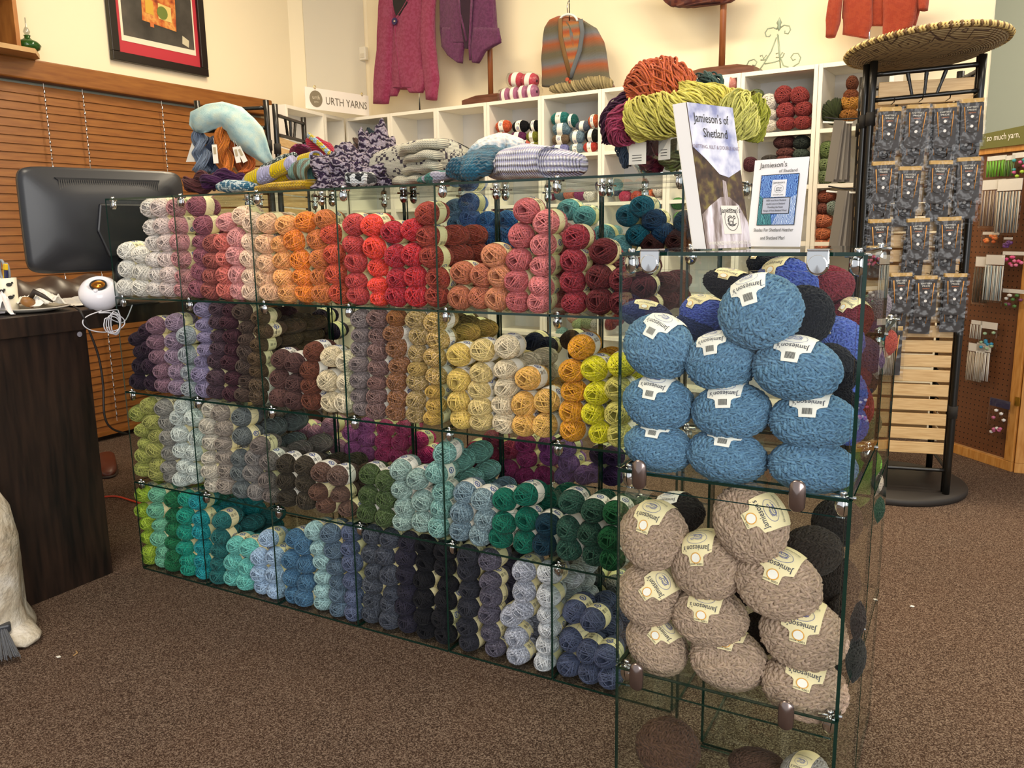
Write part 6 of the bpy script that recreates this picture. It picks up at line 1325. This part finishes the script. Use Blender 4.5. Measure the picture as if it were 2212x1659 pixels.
kid(MB().poly(rc(628, 385, 716, 493), .0004, Mk), 'picture_border', DARKI, bk_)
kid(MB().poly(rc(629.5, 386.5, 714.5, 491.5), .0004, Mk @ Matrix.Translation((0, 0, .0005))), 'picture', PH1, bk_)
kid(MB().poly([(X(629.5), Y(491.5)), (X(664), Y(491.5)), (X(655), Y(450)), (X(629.5), Y(428))], .0004, Mk @ Matrix.Translation((0, 0, .001))), 'picture_corner', PH2, bk_)
kid(MB().poly([(X(664), Y(491.5)), (X(714.5), Y(491.5)), (X(714.5), Y(430)), (X(690), Y(440))], .0004, Mk @ Matrix.Translation((0, 0, .001))), 'picture_corner', PH3, bk_)
kid(MB().poly(rc(657, 397, 690, 433), .0004, Mk @ Matrix.Translation((0, 0, .0016))), 'logo_panel', plain('f0eef0', .5), bk_)
kid(MB().poly(rc(638, 434, 702, 469), .0004, Mk @ Matrix.Translation((0, 0, .0015))), 'text_panel_border', DARKI, bk_)
kid(MB().poly(rc(639.5, 435.5, 700.5, 467.5), .0004, Mk @ Matrix.Translation((0, 0, .0020))), 'text_panel', plain('b9bccb', .5), bk_)
mb = MB(); T_ = lambda s, x, y, z_, sz_, sx=1: put_text(mb, s, sz_*u_, Mk @ Matrix.Translation((X(x), Y(y), z_)), sx=sx)
T_("Jamieson's", 655, 365, .0002, 16, .95); T_('of Shetland', 690, 378.5, .0002, 9.5); T_('Shades For Shetland Heather', 669, 503, .0002, 10.5, .75); T_('and Shetland Marl', 669, 520, .0002, 10.5, .75)
for i, s in enumerate(['100% wool from Shetland', 'dyed & spun in Shetland', 'Providing the Finest', 'Range of Pure Shetland Wool']): T_(s, 670, 440.5+7.2*i, .0026, 5.6, .8)
T_("Jamieson's", 673.5, 403, .0022, 6.5); emblem(mb, Mk @ Matrix.Translation((X(673.5), Y(416), .0016)), 8.5*u_, 0, True, 1.25); T_('OF SHETLAND', 673.5, 429, .0022, 3.6)
kid(mb, 'lettering', DARKI, bk_)
# thick book, turned to the right
p0, p1 = at(1520, 531, y=-.30), at(1560, 531, y=-.34); p2 = at(1622, 531, y=-.40)
for q in (p0, p1, p2): q.z = FZ
# spine faces left, cover faces the camera at a slant
c0 = at(1527, 533, y=-.36); c0.z = FZ; c1 = at(1622, 533, y=-.25); c1.z = FZ
cd_ = (c1-c0); cd_.z = 0; cw_ = cd_.length; cd_.normalize()
htop = at(1483, 222, y=-.36)
bh = htop.z-FZ; Mb = frame((0, 0, .001), cd_)
book = thing('shade_book', c0, 'thick book with waterfall cover standing beside the booklet', 'book')
lean = Matrix.Shear('XZ', 4, (0, 0)) if False else Matrix.Identity(4)
sp = frame((0, 0, .001), cd_); spn = sp.to_3x3() @ Vector((0, 0, 1))
lx = (htop-c0).dot(cd_)                        # the book leans back over its height
LV = Vector(((htop.x-c0.x), (htop.y-c0.y), bh)); e0 = Vector((0, 0, 0))
def BKp(u, v, w): return cd_*u*cw_ + LV*v*1.0 - spn*w + Vector((0, 0, .001))
thk = .030
def slab(u0, u1, v0, v1, w0, w1): 
    V = [BKp(u, v, w) for w in (w0, w1) for u, v in ((u0, v0), (u1, v0), (u1, v1), (u0, v1))]; mb = MB(); mb._add(V, [(0, 1, 2, 3), (7, 6, 5, 4), (0, 4, 5, 1), (1, 5, 6, 2), (2, 6, 7, 3), (3, 7, 4, 0)]); return mb
kid(slab(0, 1, 0, 1, .0015, thk-.0015), 'page_block', plain('f2f0f0', .6), book); kid(slab(0, 1, 0, 1, thk-.001, thk), 'back_cover', PAPER, book)
# cover made of painted regions
n = NT('cloudy_sky_print'); n.set(n.ramp(n.noise(26, detail=4), [(.35, '8c90b8'), (.5, 'cfcfe0'), (.65, 'f0eef4')]), .3); SKY = n.m
n = NT('rock_print'); n.set(n.ramp(n.noise(50, detail=6), [(.3, '2a1d14'), (.5, '4e3826'), (.66, '7a6a30'), (.75, '8a8248')]), .35); ROCK = n.m
n = NT('white_water_print'); mp = n.add('ShaderNodeMapping'); n.t.links.new(n.obj(), mp.inputs[0]); mp.inputs['Scale'].default_value = (6, 6, 1); n.set(n.ramp(n.noise(12, mp.outputs[0], 5), [(.3, '4a382e'), (.45, '8c7a72'), (.6, 'd8ccd0'), (.75, 'eee8ee')]), .35); WAT = n.m
kid(slab(0, 1, 0, 1, .0, .0014), 'front_cover', ROCK, book)
def creg(P, m_, nm, w=-.0006):
    V = [BKp(u, v, w) for u, v in P] + [BKp(u, v, w+.0004) for u, v in P]; k = len(P); mb = MB(); mb._add(V, [tuple(range(k)), tuple(range(k, 2*k))[::-1]]+[(i, (i+1) % k, (i+1) % k+k, i+k)[::-1] for i in range(k)]); kid(mb, nm, m_, book)
creg([(0, .70), (.25, .62), (.5, .52), (.7, .50), (1, .56), (1, 1), (0, 1)], SKY, 'sky_print'); creg([(0, .0), (1, 0), (1, .18), (.85, .30), (.65, .36), (.45, .36), (.2, .30), (0, .24)], WAT, 'water_print'); creg([(.52, .36), (.62, .36), (.62, .47), (.55, .48)], WAT, 'waterfall_print')
creg([(.42, .10), (.82, .10), (.82, .30), (.42, .30)], plain('e6ddd0', .5), 'logo_panel', -.0012)
def bt_(s, u, v, size, m_, nm, sx=1):
    vs, fs = text_verts(s, size, sx=sx); mb = MB(); mb._add([BKp(u+x/cw_, v+y/bh, -.0018) for x, y in vs], fs); kid(mb, nm, m_, book)
bt_("Jamieson's of", .47, .90, .021, DARKI, 'title', .82); bt_('Shetland', .52, .80, .021, DARKI, 'title', .9); bt_('KNITTING, KILT & DOUBLE KNIT', .5, .705, .0085, plain('8a7a88', .5), 'subtitle'); bt_('WWW.JAMIESONSOFSHETLAND.CO.UK', .52, .035, .0085, PAPER, 'web_address', .75)
vs, fs = text_verts("Jamieson's", .013); mb = MB(); mb._add([BKp(.62+x/cw_, .265+y/bh, -.0018) for x, y in vs], fs); tmp = MB(); emblem(tmp, Matrix(), .018, 0, True, 1.0); mb._add([BKp(.62+x/cw_, .20+y/bh, -.0018) for x, y, _ in tmp.v], tmp.f); kid(mb, 'pony_logo', DARKI, book)
# ------------------------------------------------------------ pegboard at the right
PG = wood('pegboard_brown', '6a4022', '74482a', (3, 3, 3)); n = NT('perforated_hardboard'); sx_ = n.add('ShaderNodeSeparateXYZ'); n.t.links.new(n.obj(), sx_.inputs[0])
fx = n.math('SUBTRACT', n.math('FRACT', n.math('MULTIPLY', sx_.outputs[0], 40)), .5); fz = n.math('SUBTRACT', n.math('FRACT', n.math('MULTIPLY', sx_.outputs[2], 40)), .5)
rr = n.math('SQRT', n.math('ADD', n.math('MULTIPLY', fx, fx), n.math('MULTIPLY', fz, fz))); n.set(n.mix(n.math('LESS_THAN', rr, .13), '6b4226', '170c06'), .5); PEGM = n.m
e1 = at(2188, 1010, z=.02); e1.z = 0; e0_ = at(2040, 962, z=.02); e0_.z = 0; ed = (e1-e0_); ed.z = 0; pw = ed.length; ed.normalize(); en = Vector((ed.y, -ed.x, 0))
pg = thing('pegboard_display', e0_, 'pine framed brown pegboard panel right of the bamboo rack', 'pegboard'); pg.rotation_euler.z = math.atan2(ed.y, ed.x)
PH = at(2150, 300, y=e1.y).z
kid(MB().box((0, .004, .05), (pw, .012, PH-.02)), 'perforated_board', PEGM, pg)
for a, b, nm in (((0, -.01, 0), (pw, .02, .045), 'bottom_rail'), ((0, -.01, PH-.05), (pw, .02, PH), 'top_rail'), ((pw-.045, -.01, .0455), (pw, .02, PH-.0505), 'stile'), ((0, -.01, .0455), (.045, .02, PH-.0505), 'stile')): kid(MB().box(a, b), nm, PINE, pg, bevel=.002)
d2_ = Matrix.Rotation(math.radians(48), 4, 'Z') @ ed; pg2 = thing('pegboard_display', e1+ed*.006, 'second pegboard panel hinged to the first at the picture edge', 'pegboard'); pg2.rotation_euler.z = math.atan2(d2_.y, d2_.x)
kid(MB().box((0.045, .004, .05), (.5, .012, PH-.02)), 'perforated_board', PEGM, pg2)
for a, b, nm in (((0, -.01, 0), (.5, .02, .045), 'bottom_rail'), ((0, -.01, PH-.05), (.5, .02, PH), 'top_rail'), ((0, -.01, .0455), (.044, .02, PH-.0505), 'stile')): kid(MB().box(a, b), nm, PINE, pg2, bevel=.002)
for z_ in (.33, 1.1): kid(MB().box((pw-.012, -.014, z_-.02), (pw+.012, -.0105, z_+.02)), 'hinge', plain('c9a040', .3, .9), pg)
def PGp(px, py, out=.02):
    v = _f + RT*((px-1106)/CF) - UP*((py-829.5)/CF); return CP+v*((en.dot(e0_)+out-en.dot(CP))/en.dot(v))
sg = thing('header_sign', PGp(2165, 312, .0), 'olive green header board lettered much yarn above the pegboard', 'sign'); 
a, b = PGp(2110, 322, .012), PGp(2240, 300, .012); c_ = (a+b)/2; sg.location = c_; Mh = frame((0, 0, 0), ed); L_ = .46
kid(MB().poly([(-.26, -.01), (.20, -.01), (.20, .075), (-.26, .05)], .012, Mh @ Matrix.Translation((0, 0, -.006))), 'board', plain('6a6a34', .6), sg)
mb = MB(); put_text(mb, 'so much yarn,', .040, Mh @ Matrix.Translation((Vector(PGp(2206, 298, .012)-c_).dot(ed), .034, .007)), align='RIGHT', sx=.8); kid(mb, 'lettering', PAPER, sg)
def pack(px0, py0, px1, py1, cols, label, fill='sticks', out=.03, cardc='e8e4dc'):
    a = PGp(px0, py0, out); b = PGp(px1, py1, out); w = abs((b-a).dot(ed)); h = abs(a.z-b.z); c = (a+b)/2; r_ = thing('accessory_packet', c, label, 'packet', 'accessory packets hanging on the pegboard'); r_.rotation_euler.z = math.atan2(ed.y, ed.x)
    mb = MB().loft([((0, 0, z_*h/2), (w/2*g, 0, 0), (0, .010*g2, 0)) for z_, g, g2 in ((-1, 1, .2), (-.9, 1, .8), (0, 1, 1), (.8, 1, .5), (1, 1, .15))], 16, p=3, nz=.002, nf=40); kid(mb, 'clear_bag', PLASTIC, r_, True)
    kid(MB().box((-w*.46, -.001, h*.28), (w*.46, .001, h*.48)), 'header_card', plain(cardc, .6), r_)
    mb = MB()
    if fill == 'sticks':
        k = max(3, int(w/.009))
        for i in range(k): x = -w*.42+w*.84*i/(k-1); mb.tube([(x, -.003+.003*(i % 2), h*.26), (x+rnd(-.003, .003), -.003, -h*.46)], .0028, 6, mi=i % len(cols))
    else:
        for i in range(10): mb.lathe([(0, -.008), (.008, -.004), (.009, .004), (0, .008)], 8, Matrix.Translation((rnd(-.36, .36)*w, rnd(-.003, .003), rnd(-.42, .2)*h)), mi=i % len(cols))
    kid(mb, 'contents', [plain(c2, .45) for c2 in cols], r_, True)
pack(2132, 338, 2172, 382, ['6fb02c', '5a9a28'], 'packet of bright green clips at the top left of pegboard'); pack(2172, 336, 2190, 382, ['5c8c30', '3c6a28'], 'packet of dark green pieces, second at pegboard top')
pack(2186, 330, 2225, 384, ['3a9a9a', 'a8c83c', 'd05a8a'], 'packet of mixed bright markers at pegboard top right', 'beads')
pack(2122, 388, 2165, 492, ['9a8470', '6c6470', 'b8a894', '7a6a58'], 'bunch of tan and grey needle sets, left bundle', out=.05); pack(2155, 386, 2200, 508, ['b8a48c', '8a9aa0', 'd0c4b0', '6a7a86'], 'bunch of tan and blue needle sets, right bundle', out=.06)
pack(2122, 500, 2158, 532, ['c8622c', 'd8803c'], 'packet of orange rubber pieces below the left needle bundle', 'beads'); pack(2168, 512, 2186, 536, ['6a3a7c'], 'tiny packet with purple pieces', 'beads')
pack(2108, 552, 2134, 660, ['4a3c2c', '5a4a38'], 'dark brown packet hanging at left below the needles', out=.05); pack(2130, 548, 2163, 655, ['c8ccc4', '9ab0b8', 'dcd8cc'], 'bunch of pale needle packets beside the dark brown one', out=.06)
pack(2165, 542, 2212, 582, ['d84a80', 'e07a9c'], 'packet of hot pink beads on the pegboard', 'beads'); pack(2165, 622, 2212, 668, ['4a7a3c', '7a3a5c', 'e0dcd4'], 'packet with green and plum frogs, lower right', 'beads')
pack(2098, 690, 2120, 735, ['d0ccc0', 'b8b4a8'], 'pale packet on lower left hook of pegboard'); pack(2118, 692, 2150, 770, ['2a8ab0', '9ab894'], 'packet with blue piece and white price sticker', 'beads'); pack(2092, 738, 2122, 830, ['b8a890', 'd0c8b4'], 'bundle of cream needle packets hanging low left')
pack(2110, 738, 2135, 828, ['e8e4dc', 'e0dcd0'], 'white leaflet packet hanging beside cream needle bundle'); pack(2138, 856, 2176, 952, ['e8e4e0', 'c86a90'], 'zip bag with white ID tags leaflet, lowest on pegboard', 'beads', cardc='2c2a4c')
mb = MB(); put_text(mb, 'ID Tags', .022, frame(PGp(2156, 872, .045), ed)); 
o = mb.build('printed_title', PAPER, bpy.data.objects['accessory_packet.015'] if 'accessory_packet.015' in bpy.data.objects else None)

sub(bk_, 'cover', 'lettering', 'picture_border', 'picture', 'picture_corner', 'logo_panel', 'text_panel_border', 'text_panel')
sub(book, 'front_cover', 'sky_print', 'water_print', 'waterfall_print', 'logo_panel', 'title', 'subtitle', 'web_address', 'pony_logo'); sub(pg, 'stile', 'hinge')
